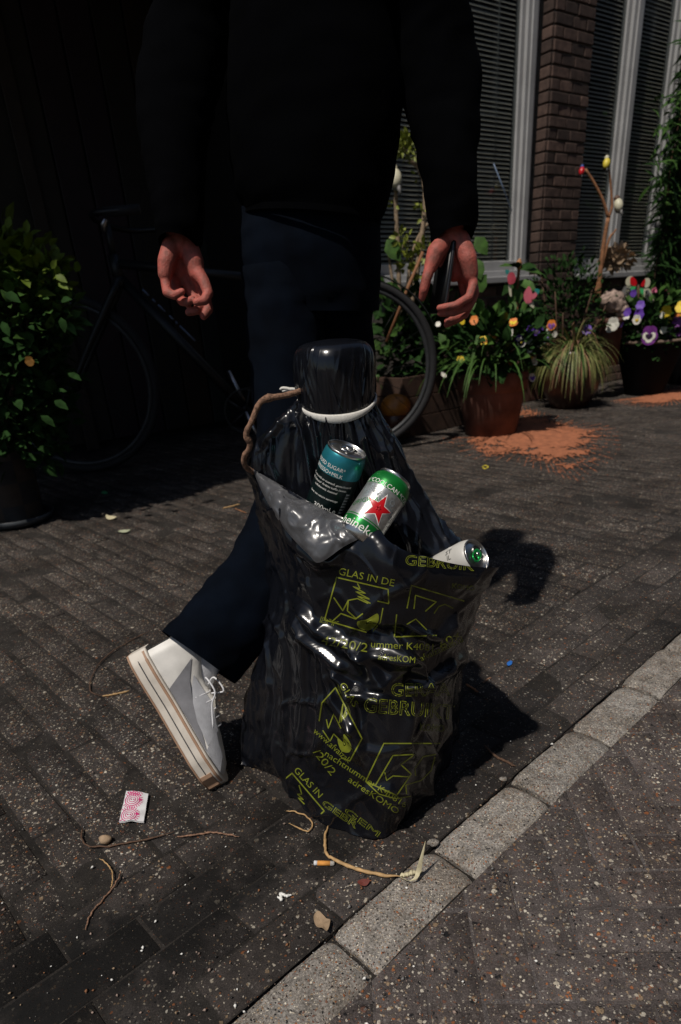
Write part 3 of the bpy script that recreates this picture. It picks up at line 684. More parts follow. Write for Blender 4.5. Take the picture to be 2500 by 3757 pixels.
# print on the bag: letters and strokes laid onto the plastic
def on_bag(px, py, lift=.0007):
    r = ray(px, py); h = btree.ray_cast(Vector(CAM), Vector(r), 4.0)
    if h[0] is None or h[1].dot(Vector(r)) is None: return None
    return np.array(h[0]) - r * lift
def text_poly(txt, outline=False, bev=.022, res=3):
    c = bpy.data.curves.new('t', 'FONT'); c.body = txt; c.size = 1; c.resolution_u = res
    if outline: c.fill_mode = 'NONE'; c.bevel_depth = bev; c.bevel_resolution = 0
    o = bpy.data.objects.new('t', c); COL.objects.link(o); dg = bpy.context.evaluated_depsgraph_get(); me = bpy.data.meshes.new_from_object(o.evaluated_get(dg))
    bm = bmesh.new(); bm.from_mesh(me)
    for v in bm.verts: v.co.z = 0
    bmesh.ops.remove_doubles(bm, verts=bm.verts[:], dist=.0005); bmesh.ops.triangulate(bm, faces=bm.faces[:])
    for _ in range(3):
        es = [e for e in bm.edges if e.calc_length() > .14]
        if not es: break
        bmesh.ops.subdivide_edges(bm, edges=es, cuts=1); bmesh.ops.triangulate(bm, faces=bm.faces[:])
    bm.verts.index_update(); vs = [(v.co.x, v.co.y) for v in bm.verts]; fs = [[v.index for v in f.verts] for f in bm.faces]; bm.free()
    bpy.data.objects.remove(o); bpy.data.curves.remove(c); bpy.data.meshes.remove(me); return vs, fs
def map_faces(vs, fs, fn):
    mb = MB(); P = [fn(x, y) for x, y in vs]; good = []
    for f in fs:
        q = [P[i] for i in f]
        if any(p is None for p in q): continue
        if max(np.linalg.norm(q[0] - q[1]), np.linalg.norm(q[1] - q[2])) > .03: continue
        good.append(f)
    idx = {}; V = []
    for f in good:
        for i in f:
            if i not in idx: idx[i] = len(V); V.append(P[i])
    mb.add(V, [[idx[i] for i in f] for f in good]); return mb
C2 = lambda x, y: (850 + x * .6696, 2050 + y * .6696)
def bag_text(txt, x0, y0, x1, y1, hgt, outline=False, arc=0):
    vs, fs = text_poly(txt, outline, .017); w = max(v[0] for v in vs); d = np.array([x1 - x0, y1 - y0], float); L = np.linalg.norm(d); d /= L; n = np.array([d[1], -d[0]]); s = hgt / .72
    def fn(x, y):
        t = x / w; q = np.array([x0, y0]) + d * L * t + n * (y * s + arc * 4 * t * (1 - t)); return on_bag(*C2(*q))
    mb = map_faces(vs, fs, fn)
    if mb.v: obj('lettering', mb, M['yprint'], bag, smooth=True)
def bag_stroke(pts, w=7, closed=False):
    pts = [np.array(p, float) for p in pts]
    if closed: pts.append(pts[0])
    mb = MB(); P = []
    for i in range(len(pts) - 1):
        a, b = pts[i], pts[i + 1]; n = max(2, int(np.linalg.norm(b - a) / 9))
        for k in range(n + (i == len(pts) - 2)): P.append(a + (b - a) * k / n)
    P = np.array(P); T = np.gradient(P, axis=0); T /= np.linalg.norm(T, axis=1)[:, None] + 1e-9; Nn = np.column_stack([-T[:, 1], T[:, 0]])
    V = []; ok = []
    for p, n in zip(P, Nn):
        a, b = on_bag(*C2(*(p + n * w / 2))), on_bag(*C2(*(p - n * w / 2))); ok.append(a is not None and b is not None); V += [a if a is not None else np.zeros(3), b if b is not None else np.zeros(3)]
    fs = [(2 * i, 2 * i + 1, 2 * i + 3, 2 * i + 2) for i in range(len(P) - 1) if ok[i] and ok[i + 1] and np.linalg.norm(V[2 * i] - V[2 * i + 2]) < .03]
    if fs: mb.add(V, fs); obj('printed_line', mb, M['yprint'], bag)
def bag_fill(pts):
    c = np.mean(pts, axis=0); P = catmull([(x, y, 0) for x, y in pts], 28, True)[:, :2]; vs = [tuple(c)]; fs = []
    K = 5
    for k in range(1, K + 1): vs += [tuple(c + (p - c) * k / K) for p in P]
    n = len(P)
    for i in range(n): fs.append((0, 1 + i, 1 + (i + 1) % n))
    for k in range(K - 1):
        for i in range(n):
            a, b, d, e = 1 + k * n + i, 1 + k * n + (i + 1) % n, 1 + (k + 1) * n + (i + 1) % n, 1 + (k + 1) * n + i; fs += [(a, b, d), (a, d, e)]
    mb = map_faces(vs, fs, lambda x, y: on_bag(*C2(x, y)))
    if mb.v: obj('printed_patch', mb, M['yprint'], bag)
bag_text('GLAS IN DE', 582, 85, 888, 152, 40)
bag_text('GEBRUIK', 948, 32, 1330, 66, 56, True)
bag_text('KOMO', 1205, 160, 1330, 175, 26, True)
bag_stroke([(862, 245), (858, 168), (576, 102), (510, 335), (740, 403)]); bag_stroke([(690, 135), (705, 165), (665, 152), (735, 190), (680, 180), (758, 222), (690, 205), (762, 245)], 6)
bag_stroke([(560, 212), (610, 285), (640, 228), (690, 218), (750, 245)]); bag_stroke([(640, 228), (635, 285), (680, 325)]); bag_stroke([(550, 345), (600, 300), (680, 330), (720, 300)]); bag_stroke([(800, 232), (862, 246)])
bag_stroke([(830, 270), (815, 350), (775, 398)], 6)
bag_fill([(690, 345), (742, 332), (800, 300), (802, 350), (755, 392), (700, 380)])
bag_stroke([(962, 272), (986, 146), (1275, 232)]); bag_stroke([(1000, 275), (1008, 200), (1122, 236), (1062, 288)]); bag_stroke([(1110, 300), (1135, 262), (1170, 250), (1215, 272)])
bag_stroke([(905, 305), (892, 428), (1125, 420)]); bag_stroke([(960, 360), (1010, 330), (1070, 390)], 6)
bag_text('BY', 478, 345, 582, 375, 32, True); bag_text('42/20/2', 490, 468, 742, 512, 50)
bag_text('ummer K4081', 760, 485, 1105, 505, 40); bag_text('adresKOM', 800, 552, 1005, 572, 36); bag_text('afvalzakken.nl', 1040, 562, 1272, 455, 34); bag_text('60x', 1152, 500, 1262, 425, 46)
bag_text('GERAA', 872, 752, 1200, 752, 72, True); bag_text('GEBRUIKT', 720, 838, 1215, 880, 80, True); bag_text('KOMO', 1030, 940, 1165, 948, 38, True)
bag_text('GLAS', 588, 690, 668, 815, 38)
bag_stroke([(480, 890), (495, 790), (570, 706), (715, 985), (648, 1108), (600, 1090)]); bag_stroke([(590, 900), (612, 790), (600, 895), (632, 815), (615, 880), (640, 840)], 6); bag_stroke([(520, 880), (530, 930), (560, 850), (600, 930)], 6)
bag_stroke([(500, 940), (540, 1000), (560, 960), (610, 1010)], 6); bag_fill([(580, 985), (610, 1030), (615, 960), (655, 1020), (645, 1060), (600, 1050)])
bag_text('www.afvalzak', 445, 950, 640, 1122, 34); bag_text('nachtnummer K40816', 505, 1075, 950, 1365, 34); bag_text('adresKOMO', 635, 1218, 905, 1400, 34); bag_text('/20/2', 445, 1060, 545, 1190, 42)
bag_stroke([(1145, 1012), (835, 1012), (735, 1220), (905, 1297), (985, 1180), (928, 1128), (1005, 1072), (885, 1078), (790, 1240)]); bag_stroke([(840, 1170), (850, 1215), (885, 1190), (970, 1195)], 6)
bag_stroke([(1120, 1072), (1050, 1085), (1005, 1150), (1010, 1190)]); bag_stroke([(1115, 1085), (1095, 1160), (1040, 1215), (955, 1240), (960, 1290)], 6); bag_stroke([(740, 1225), (810, 1290), (900, 1315), (990, 1300)], 6)
bag_text('GLAS IN', 338, 1160, 478, 1312, 36); bag_stroke([(295, 1205), (332, 1175), (508, 1382), (490, 1398)]); bag_stroke([(370, 1240), (385, 1290), (360, 1290), (395, 1320), (365, 1310), (400, 1345)], 6)
bag_text('GEBR', 490, 1345, 680, 1480, 34, True); bag_text('GEM', 612, 1385, 800, 1525, 32, True)

# white rubber band with its frayed ends
bd = thing('rubber_band', 'white rubber band gathering the bag around the post top', 'band', A(1240, 1490, 1.05))
m = MB(); ring = []
for k in range(64):
    a = 2 * math.pi * k / 64; r = .0648 + .0008 * math.sin(5 * a); z = .7335 - .016 * math.cos(a) * 0 + .012 * math.sin(a) + .004 * math.cos(2 * a)
    ring.append((AXX - .001 + r * math.cos(a), AXY + r * math.sin(a), z))
P = np.zeros((6, 64, 3))
for i, (dr_, dz) in enumerate(((0, -.0055), (.0016, -.0035), (.002, 0), (.0016, .0035), (0, .0055), (-.001, 0))):
    for k in range(64):
        c = np.array(ring[k]); o_ = unit(c - np.array([AXX, AXY, c[2]])); P[i, k] = c + o_ * dr_ + ZU * dz * (1 + .25 * math.sin(3 * 2 * math.pi * k / 64))
m.grid(P, closed_u=True); obj('loop', m, M['band_rubber'], bd)
m = MB()
for pts in ([(1112, 1440), (1080, 1432), (1040, 1424), (1028, 1430)], [(1112, 1446), (1085, 1446), (1050, 1432)], [(1110, 1436), (1070, 1428), (1036, 1436)]): m.tube(catmull([A(x, y, 1.115) for x, y in pts], 10), [.0024, .0032, .002], 5)
obj('knot', m, M['band_rubber'], bd)
# woody stem arching from the band to the left corner of the mouth
st = [(1112, 1430, 1.09), (1085, 1440, 1.085), (1050, 1450, 1.08), (1010, 1457, 1.075), (978, 1463, 1.07), (955, 1478, 1.07), (938, 1510, 1.07), (925, 1545, 1.07), (908, 1578, 1.072), (905, 1600, 1.075), (917, 1622, 1.078), (915, 1645, 1.08), (898, 1672, 1.085), (896, 1697, 1.09), (908, 1718, 1.1), (932, 1732, 1.11)]
P = catmull([A(*q) for q in st], 90); m = MB(); rr = [.0036 + .0007 * nz((i * .35, 0, 0)) + .0014 * math.exp(-((i - 22) / 3) ** 2) + .0012 * math.exp(-((i - 56) / 4) ** 2) for i in range(90)]
m.tube(P, np.array(rr) * 1.3, 12); m.tube([P[22], P[22] + A(978, 1463, 1.07) * 0 + cw(-.2, -1, -.1) * .007], [.0028, .0012], 6)
tag(obj('woody_stem', m, M['bark']), 'crooked brown woody stem arching from the white band to the bag mouth', 'stem')

# ------------------------------------------------------------------ drink cans in the bag mouth
def frame_from(axis, front):
    w = unit(axis); u = unit(np.asarray(front) - w * np.dot(front, w)); v = np.cross(w, u); return u, v, w
def can(label_, top, axis, L, rb, rr_, mats, segs, face=0.0):
    """top: centre of the lid; axis points from base to lid; segs: (fraction down from the lid, material) of the label bands"""
    top = np.asarray(top); u, v, w = frame_from(axis, CAM - top); ca, sa = math.cos(face), math.sin(face); u, v = u * ca + v * sa, v * ca - u * sa
    t = thing('drink_can', label_, 'can', top - w * L, 'empty cans stuffed in the bin bag'); ax = np.array([u, v, w]); c0 = top - w * L
    prof = [(.001, .010), (rb * .62, .006), (rb * .72, 0), (rb * .8, .0005), (rb * .9, .005), (rb, .013)]; mis = [0] * 5
    topm = segs[0][1]
    for frac, mi in sorted(segs, key=lambda q: -q[0]):
        prof.append((rb, L - .020 - (L - .033) * frac)); mis.append(mi)
    prof += [(rb * .985, L - .0165), ((rb + rr_) / 2, L - .0085), (rr_ * .975, L - .0045)]; mis += [topm, topm, topm]
    mb = MB(); mb.lathe(prof, c0, ax, 48, mis=mis, cap0=True); obj('body', mb, mats, t)
    mb = MB(); q = rr_
    mb.lathe([(q * .975, L - .0044), (q * 1.0, L - .0028), (q * 1.0, L - .0006), (q * .98, L), (q * .95, L - .0006), (q * .915, L - .004), (q * .885, L - .0062), (q * .86, L - .0056), (q * .80, L - .0042), (q * .4, L - .004), (.0006, L - .004)], c0, ax, 48); lid = obj('lid', mb, M['alu'], t)
    return t, c0, ax, lid
def opening(lid, c0, ax, L, q, ang, mat_tab, scale=1.0):
    d = ax[0] * math.cos(ang) + ax[1] * math.sin(ang); e = np.cross(ax[2], d); z = ax[2]; c = c0 + z * (L - .0034)
    mb = MB(); vs = [c + d * q * .38 + (d * math.cos(a) * q * .34 + e * math.sin(a) * q * .44) for a in np.linspace(0, 2 * math.pi, 28, endpoint=False)]; mb.add(vs, [tuple(range(28))]); obj('opening', mb, M['aludark'], lid, smooth=False)
    mb = MB(); rim = [c + d * q * .38 + (d * math.cos(a) * q * .36 + e * math.sin(a) * q * .46) + z * .0002 for a in np.linspace(0, 2 * math.pi, 28)]; mb.tube(rim, .0006, 5); obj('opening_rim', mb, M['alu'], lid)
    T = []; t0 = c + z * .0022                                         # ring-pull: flat loop with a finger hole
    def outl(k, n=32):
        P = []
        for a in np.linspace(0, 2 * math.pi, n, endpoint=False):
            x = math.cos(a); y = math.sin(a); P.append((np.sign(x) * abs(x) ** .7 * q * .50 * k, np.sign(y) * abs(y) ** .75 * q * .31 * k))
        return P
    mb = MB(); n = 32; O = outl(1.0); hole = [(-.20 * q + math.cos(a) * q * .22, math.sin(a) * q * .20) for a in np.linspace(0, 2 * math.pi, n, endpoint=False)]
    def W3(p, zz, lift=0): return t0 - d * q * .05 + d * p[0] + e * p[1] + z * (zz + .0022 * max(0, -p[0] / q))
    vs = [W3(p, 0) for p in O] + [W3(p, .0014) for p in O] + [W3((p[0] * .9, p[1] * .9), .002) for p in O] + [W3(p, .0016) for p in hole] + [W3(p, 0) for p in hole]
    fs = []
    for r in range(4):
        for k in range(n): fs.append((r * n + k, r * n + (k + 1) % n, (r + 1) * n + (k + 1) % n, (r + 1) * n + k))
    mb.add(vs, fs); tab = obj('ring_pull', mb, mat_tab, lid)
    mb = MB(); mb.lathe([(q * .13, 0), (q * .12, .0022), (q * .07, .0028), (.0003, .0028)], t0 + d * q * .12, np.array([d, e, z]), 16); obj('rivet', mb, M['alu'], tab)
def can_map(c0, ax, rb, phi0, h0, rot, s, lift=.0004):
    ca, sa = math.cos(rot), math.sin(rot)
    def fn(x, y):
        X, Yy = s * (x * ca - y * sa), s * (x * sa + y * ca); phi = phi0 + X / rb
        return c0 + (ax[0] * math.cos(phi) + ax[1] * math.sin(phi)) * (rb + lift) + ax[2] * (h0 + Yy)
    return fn
def can_text(t, txt, c0, ax, rb, phi, h, size, m, rot=0, outline=False):
    vs, fs = text_poly(txt, outline); w = max(v[0] for v in vs); vs = [(x - w / 2, y - .33) for x, y in vs]
    obj('lettering', map_faces(vs, fs, can_map(c0, ax, rb, phi, h, rot, size)), m, t)
def can_poly(t, name, pts, c0, ax, rb, phi, h, s, m, lift=.0004):
    vs = [(0, 0)]; fs = []; K = 6; pts = [np.array(p, float) for p in pts]; den = []
    for i in range(len(pts)):
        a, b = pts[i], pts[(i + 1) % len(pts)]; den += [a + (b - a) * k / 5 for k in range(5)]
    n = len(den)
    for k in range(1, K + 1): vs += [tuple(p * k / K) for p in den]
    for i in range(n): fs.append((0, 1 + i, 1 + (i + 1) % n))
    for k in range(K - 1):
        for i in range(n):
            a, b, d_, e_ = 1 + k * n + i, 1 + k * n + (i + 1) % n, 1 + (k + 1) * n + (i + 1) % n, 1 + (k + 1) * n + i; fs += [(a, b, d_), (a, d_, e_)]
    obj(name, map_faces(vs, fs, can_map(c0, ax, rb, phi, h, 0, s, lift)), m, t)
# teal coffee can
Lc = .150
t1, c1, x1, lid1 = can('open teal and black coffee can standing in the bag mouth below the hood', A(1275, 1645, 1.0), cw(.33, -.78, -.54), Lc, .0345, .0312, [M['alu'], M['canteal'], M['canblack']], [(0, 1), (.16, 2)])
opening(lid1, c1, x1, Lc, .0312, rad(165), M['alu'])
can_text(t1, 'ADDED SUGAR*', c1, x1, .0345, -.62, Lc - .0245, .0085, M['white']); can_text(t1, 'ESPRESSO+MILK', c1, x1, .0345, -.62, Lc - .0345, .0085, M['white'])
for i, tx in enumerate(('Koffie met melk en zoetstof, gesteriliseerd.', '40% Robusta* Arabica koffie (water,', 'koffiebonen), zoetstof', '', 'bevat van nature aanwezige')):
    if tx: can_text(t1, tx, c1, x1, .0345, -.35, Lc - .049 - i * .0065, .0048, M['white'])
can_text(t1, '300ml e', c1, x1, .0345, -.08, Lc - .092, .012, M['white'])
can_text(t1, 'O', c1, x1, .0345, -.22, Lc - .106, .012, M['white'], outline=True); can_text(t1, 'O', c1, x1, .0345, .08, Lc - .106, .013, M['white'], outline=True); can_text(t1, 'O', c1, x1, .0345, .12, Lc - .121, .015, M['white'], outline=True)
for i in range(13): can_poly(t1, 'printed_ray', [(0, -.2), (1.0, .0), (0, .2)], c1, x1, .0345, .72 - .012 * i, Lc - .062 - i * .0052, .010, M['whitegrey'])
# silver and green beer can
Lb = .118
t2, c2, x2, lid2 = can('silver and green beer can with a red star leaning in the bag', A(1452, 1757, .985), cw(.55, -.83, .10), Lb, .0335, .0275, [M['alu'], M['cangreen'], M['cansilver']], [(0, 1), (.13, 2), (.78, 1), (.80, 2), (.82, 1)])
opening(lid2, c2, x2, Lb, .0275, rad(200), M['inkblack'])
for k in range(-1, 2): can_text(t2, 'COOLCAN *', c2, x2, .0335, -.15 + k * 1.72, Lb - .0268, .0102, M['white'])
star = lambda s: [(s * math.sin(i * math.pi / 5) * (1 if i % 2 == 0 else .40), s * math.cos(i * math.pi / 5) * (1 if i % 2 == 0 else .40)) for i in range(10)]
can_poly(t2, 'star_outline', star(1.0), c2, x2, .0335, .10, Lb - .064, .0262, M['white'], .0003); can_poly(t2, 'star', star(1.0), c2, x2, .0335, .10, Lb - .064, .0225, M['red'], .0006)
can_text(t2, 'ORIGINAL', c2, x2, .0335, -.62, Lb - .062, .011, M['cangreen'], rad(28))
for i, ch in enumerate('BREWED'): can_text(t2, ch, c2, x2, .0335, -.95 + i * .18, Lb - .044 + .0035 * math.sin(i), .013, M['whitegrey'], rad(40 - i * 14))
for i, ch in enumerate('QUALITY'): can_text(t2, ch, c2, x2, .0335, .50 + i * .13, Lb - .044 - i * .006, .012, M['whitegrey'], rad(-45 - i * 6))
for i in range(16): can_poly(t2, 'printed_ray', [(-.1, 0), (0, 1), (.1, 0), (0, -1)], c2, x2, .0335, -.9 + i * .13, Lb - .05 - .008 * abs(i - 8) / 4, .006, M['whitegrey'], .0002)
can_text(t2, 'heineken', c2, x2, .0335, -.15, Lb - .101, .020, M['white'])
# silver-white can with green ring pull
Lw = .118
t3, c3, x3, lid3 = can('white can with a green ring pull lying at the bag corner', A(1752, 2036, .975), cw(.60, -.30, -.74), Lw, .0325, .0285, [M['alu'], M['canwhite']], [(0, 1), (.5, 1)])
opening(lid3, c3, x3, Lw, .0285, rad(200), M['tabgreen'])
can_text(t3, 'ST', c3, x3, .0325, -.9, Lw - .034, .013, M['inkblack'], rad(90)); can_text(t3, 'IL', c3, x3, .0325, -.55, Lw - .033, .012, M['inkblack'], rad(90))
# torn paper against the beer can
m = MB(); g = np.zeros((7, 12, 3)); Pq = [(1288, 1918), (1412, 1942), (1398, 1985), (1300, 1955)]
for i in range(7):
    for j in range(12):
        u, v = j / 11, i / 6; a = np.array(Pq[0]) * (1 - u) + np.array(Pq[1]) * u; b = np.array(Pq[3]) * (1 - u) + np.array(Pq[2]) * u; q = a * (1 - v) + b * v
        g[i, j] = A(q[0], q[1] + 5 * nz((u * 6, v * 6, 0)), .938 + .004 * math.sin(u * 6) + .003 * nz((u * 5, v * 5, 3)))
m.grid(g); tag(obj('paper_scrap', m, M['paper']), 'torn scrap of white paper stuck to the beer can above the bag rim', 'paper')

# ------------------------------------------------------------------ the walking person
def remesh(name, caps, voxel, m, parent=None, smooth_it=4):
    bm = bmesh.new()
    for p0, p1, r0, r1 in caps:
        p0, p1 = np.asarray(p0, float), np.asarray(p1, float); L = np.linalg.norm(p1 - p0); T = unit(p1 - p0) if L > 1e-6 else ZU
        u = unit(np.cross(T, [.13, .27, .95])); w = np.cross(T, u); n = 14; rings = []
        seq = [(-math.cos(a) * r0, math.sin(a) * r0) for a in np.linspace(.25, math.pi / 2, 4)] + [(L + math.sin(a) * r1, math.cos(a) * r1) for a in np.linspace(0, math.pi / 2 - .25, 4)]
        for z, r in seq: rings.append([bm.verts.new(p0 + T * z + (u * math.cos(2 * math.pi * k / n) + w * math.sin(2 * math.pi * k / n)) * r) for k in range(n)])
        for i in range(len(rings) - 1):
            for k in range(n): bm.faces.new((rings[i][k], rings[i][(k + 1) % n], rings[i + 1][(k + 1) % n], rings[i + 1][k]))
        bm.faces.new(rings[0][::-1]); bm.faces.new(rings[-1])
    me = bpy.data.meshes.new('tmp'); bm.to_mesh(me); bm.free(); o = bpy.data.objects.new('tmp', me); COL.objects.link(o)
    md = o.modifiers.new('r', 'REMESH'); md.mode = 'VOXEL'; md.voxel_size = voxel; sm = o.modifiers.new('s', 'SMOOTH'); sm.factor = .5; sm.iterations = smooth_it
    dg = bpy.context.evaluated_depsgraph_get(); me2 = bpy.data.meshes.new_from_object(o.evaluated_get(dg)); bpy.data.objects.remove(o); bpy.data.meshes.remove(me)
    me2.name = name; me2.materials.clear(); me2.materials.append(m); me2.polygons.foreach_set('use_smooth', [True] * len(me2.polygons)); me2.update()
    return link(name, me2, parent)
per = thing('person', 'person in black jacket, jeans and white sneakers walking away past the bag', 'person', (.05, 1.65, 0))
YB = 1.6
hipc = A(1130, 900, YB); neck = A(1130, -560, 1.66); chest = A(1130, 250, 1.64)
sh_l, sh_r = A(850, -400, 1.645), A(1450, -400, 1.645)
el_l, el_r = A(655, 320, 1.58), A(1622, 330, 1.61)
wr_l, wr_r = A(655, 900, 1.46), A(1660, 872, 1.50)
hd = neck + np.array([0, .03, .20])
knee_l, ank_l = A(1060, 1830, 1.43), A(775, 2375, 1.185)
knee_r, ank_r = np.array([.07, 1.80, .56]), np.array([.12, 1.75, .11])
hip_l, hip_r = A(1040, 980, YB), A(1240, 980, YB + .03)
caps = [(hipc, chest, .09, .11), (chest, neck - ZU * .06, .145, .085), (neck - ZU * .1, neck + ZU * .1, .056, .055), (sh_l, sh_r, .04, .04),
        (sh_l, el_l, .035, .03), (el_l, wr_l, .03, .024), (sh_r, el_r, .035, .03), (el_r, wr_r, .03, .024),
        (hip_l, A(1055, 1400, 1.53), .05, .04), (A(1055, 1400, 1.53), A(1065, 1630, 1.48), .04, .035), (A(1065, 1630, 1.48), A(1060, 1830, 1.43), .035, .03), (A(1060, 1830, 1.43), A(962, 2100, 1.30), .03, .028), (A(962, 2100, 1.30), ank_l, .028, .022), (hip_r, knee_r, .06, .045), (knee_r, ank_r, .045, .034),
        (ank_r, ank_r + np.array([.03, .15, -.07]), .034, .026), (ank_l, A(730, 2500, 1.16), .028, .024),
        (hd, hd + ZU * .05, .078, .075), (hd + np.array([0, .05, -.02]), hd + np.array([0, .055, -.075]), .05, .035), (hd + np.array([0, .10, .0]), hd + np.array([0, .108, -.03]), .012, .014),
        (hd + np.array([-.083, 0, -.01]), hd + np.array([-.083, -.005, .03]), .012, .014), (hd + np.array([.083, 0, -.01]), hd + np.array([.083, -.005, .03]), .012, .014)]
def chain(pts, rs):
    P = [A(*p) for p in pts]; rs = [r * (.90 if r < .0136 else 1.0) for r in rs]
    for i in range(len(P) - 1): caps.append((P[i], P[i + 1], rs[i], rs[i + 1]))
# right hand, palm to the lens, holding the phone
chain([(1690, 880, 1.49), (1718, 950, 1.475), (1728, 1005, 1.475)], [.019, .0185, .0155])
chain([(1640, 880, 1.50), (1600, 925, 1.475), (1582, 975, 1.47)], [.018, .0185, .0145])
chain([(1665, 900, 1.505), (1668, 1000, 1.515)], [.02, .018]); chain([(1640, 930, 1.505), (1640, 1000, 1.515)], [.018, .015]); chain([(1700, 930, 1.505), (1712, 1010, 1.51)], [.019, .016])
chain([(1730, 1000, 1.478), (1737, 1045, 1.468), (1722, 1090, 1.455), (1672, 1120, 1.445), (1613, 1130, 1.45)], [.0128, .0108, .0096, .0088, .0075])
chain([(1728, 1015, 1.495), (1742, 1075, 1.487), (1715, 1125, 1.47), (1665, 1146, 1.455), (1617, 1150, 1.455)], [.0125, .0112, .0100, .009, .0078])
chain([(1715, 1020, 1.51), (1735, 1095, 1.505), (1705, 1155, 1.49), (1642, 1178, 1.475)], [.0125, .0112, .0100, .008])
chain([(1695, 1020, 1.52), (1715, 1110, 1.52), (1690, 1165, 1.51), (1640, 1190, 1.50)], [.012, .0108, .0098, .008])
chain([(1584, 965, 1.47), (1566, 1020, 1.462), (1556, 1062, 1.462), (1550, 1092, 1.468)], [.0135, .0118, .0108, .0085])
# left hand, half open
chain([(630, 905, 1.45), (612, 960, 1.435), (607, 1005, 1.43)], [.019, .0175, .0145])
chain([(695, 905, 1.46), (712, 960, 1.445), (722, 1000, 1.44)], [.0185, .0195, .016])
chain([(662, 900, 1.475), (662, 1010, 1.475)], [.02, .018]); chain([(690, 930, 1.475), (712, 1020, 1.475)], [.018, .016]); chain([(636, 930, 1.47), (630, 1010, 1.47)], [.018, .016])
chain([(607, 1005, 1.432), (610, 1042, 1.425), (614, 1072, 1.415), (640, 1084, 1.405), (668, 1070, 1.405)], [.0125, .0112, .0104, .0092, .0075])
chain([(640, 1020, 1.465), (650, 1075, 1.45), (668, 1105, 1.43), (690, 1108, 1.415), (706, 1098, 1.41)], [.0122, .0112, .0100, .0090, .0078])
chain([(680, 1025, 1.47), (712, 1090, 1.46), (735, 1120, 1.44), (720, 1140, 1.425), (692, 1146, 1.42)], [.0125, .0114, .0105, .0092, .0078])
chain([(718, 1020, 1.465), (755, 1085, 1.455), (766, 1135, 1.44), (748, 1160, 1.43)], [.0125, .0115, .0105, .0085])
chain([(722, 995, 1.438), (750, 1035, 1.425), (765, 1075, 1.415), (752, 1102, 1.405), (722, 1108, 1.40)], [.0145, .0128, .0115, .0102, .0085])
bodyo = remesh('body', caps, .0023, M['skin'], per, 2)
hr = remesh('hair', [(hd + np.array([0, -.012, .045]), hd + np.array([0, -.012, .052]), .092, .088), (hd + np.array([0, -.045, -.01]), hd + np.array([0, -.04, .03]), .066, .075)], .006, M['hair'], per)
for s in (-1, 1):
    m = MB(); m.lathe([(.0002, .012), (.006, .0105), (.0105, .006), (.012, 0)], hd + np.array([s * .03, .073, .012]), np.array([[1, 0, 0], [0, 0, -1.0], [0, 1.0, 0]]), 12); obj('eye', m, M['white'], per)
m = MB(); m.tube([hd + np.array([-.022, .088, -.058]), hd + np.array([0, .093, -.06]), hd + np.array([.022, .088, -.058])], [.002, .004, .002], 6); obj('mouth', m, mat('lips', (.3, .09, .08)), per)

def loft(rings, n=48, wr=.004, ws=9, seed=0, dens=6):
    """rings: (centre, half-width vector, half-depth vector) interpolated into a wrinkled sleeve"""
    c = catmull([r[0] for r in rings], len(rings) * dens); a = catmull([r[1] for r in rings], len(rings) * dens); b = catmull([r[2] for r in rings], len(rings) * dens); P = np.zeros((len(c), n, 3))
    for i in range(len(c)):
        for k in range(n):
            t = 2 * math.pi * k / n; o_ = a[i] * math.cos(t) + b[i] * math.sin(t); p = c[i] + o_; q = unit(o_)
            w = wr * (ridged(p, ws, ws, ws * 2.2, seed) * .9 + nz(p, ws * 3, seed) * .5); P[i, k] = p + q * w
    return P
def ringpx(xl, xr, y, Y, depth=.10, yr=None):
    a, b = A(xl, y, Y), A(xr, y if yr is None else yr, Y); return ((a + b) / 2, (b - a) / 2, np.array([0, depth, 0.0]))
# jacket: back and two sleeves
m = MB(); m.grid(loft([ringpx(905, 1392, 770, 1.60, .135, 806), ringpx(868, 1432, 690, 1.60, .14, 720), ringpx(845, 1460, 500, 1.61, .145), ringpx(838, 1474, 340, 1.62, .145), ringpx(845, 1442, 150, 1.63, .145), ringpx(840, 1432, 0, 1.64, .145), ringpx(800, 1480, -200, 1.65, .14), ringpx(770, 1520, -400, 1.65, .11), ringpx(1000, 1260, -560, 1.65, .085), ringpx(1040, 1220, -640, 1.65, .075)], 72, .005, 7, 2.0), closed_u=True)
jk = obj('jacket', m, M['black_cloth'], per)
def sleeve(pts, seed):
    rings = []
    for (x0, y0), (x1, y1), Y, dp in pts:
        a, b = A(x0, y0, Y), A(x1, y1, Y); rings.append(((a + b) / 2, (b - a) / 2, np.array([0, dp, -.02])))
    m = MB(); m.grid(loft(rings, 40, .0045, 11, seed, 8), closed_u=True); return obj('sleeve', m, M['black_cloth'], jk)
sleeve([((1592, 900), (1738, 862), 1.50, .045), ((1584, 840), (1748, 812), 1.505, .048), ((1560, 700), (1742, 660), 1.53, .052), ((1525, 540), (1752, 500), 1.57, .055), ((1478, 340), (1766, 320), 1.61, .06), ((1445, 160), (1738, 150), 1.63, .066), ((1425, 0), (1705, -20), 1.635, .07), ((1385, -220), (1665, -260), 1.64, .075), ((1310, -420), (1590, -450), 1.65, .07)], 5.0)
sleeve([((722, 915), (588, 905), 1.455, .045), ((740, 850), (575, 830), 1.46, .048), ((745, 700), (545, 660), 1.50, .052), ((760, 520), (515, 480), 1.54, .055), ((800, 340), (510, 300), 1.58, .06), ((850, 140), (545, 100), 1.62, .066), ((870, -20), (600, -60), 1.635, .07), ((900, -220), (660, -260), 1.64, .075), ((960, -420), (740, -450), 1.65, .07)], 8.0)
hm = MB(); hm.grid(loft([ringpx(903, 1394, 762, 1.60, .139, 800), ringpx(901, 1396, 786, 1.60, .141, 822)], 72, .002, 7, 2.0), closed_u=True); obj('hem', hm, M['black_cloth'], jk)
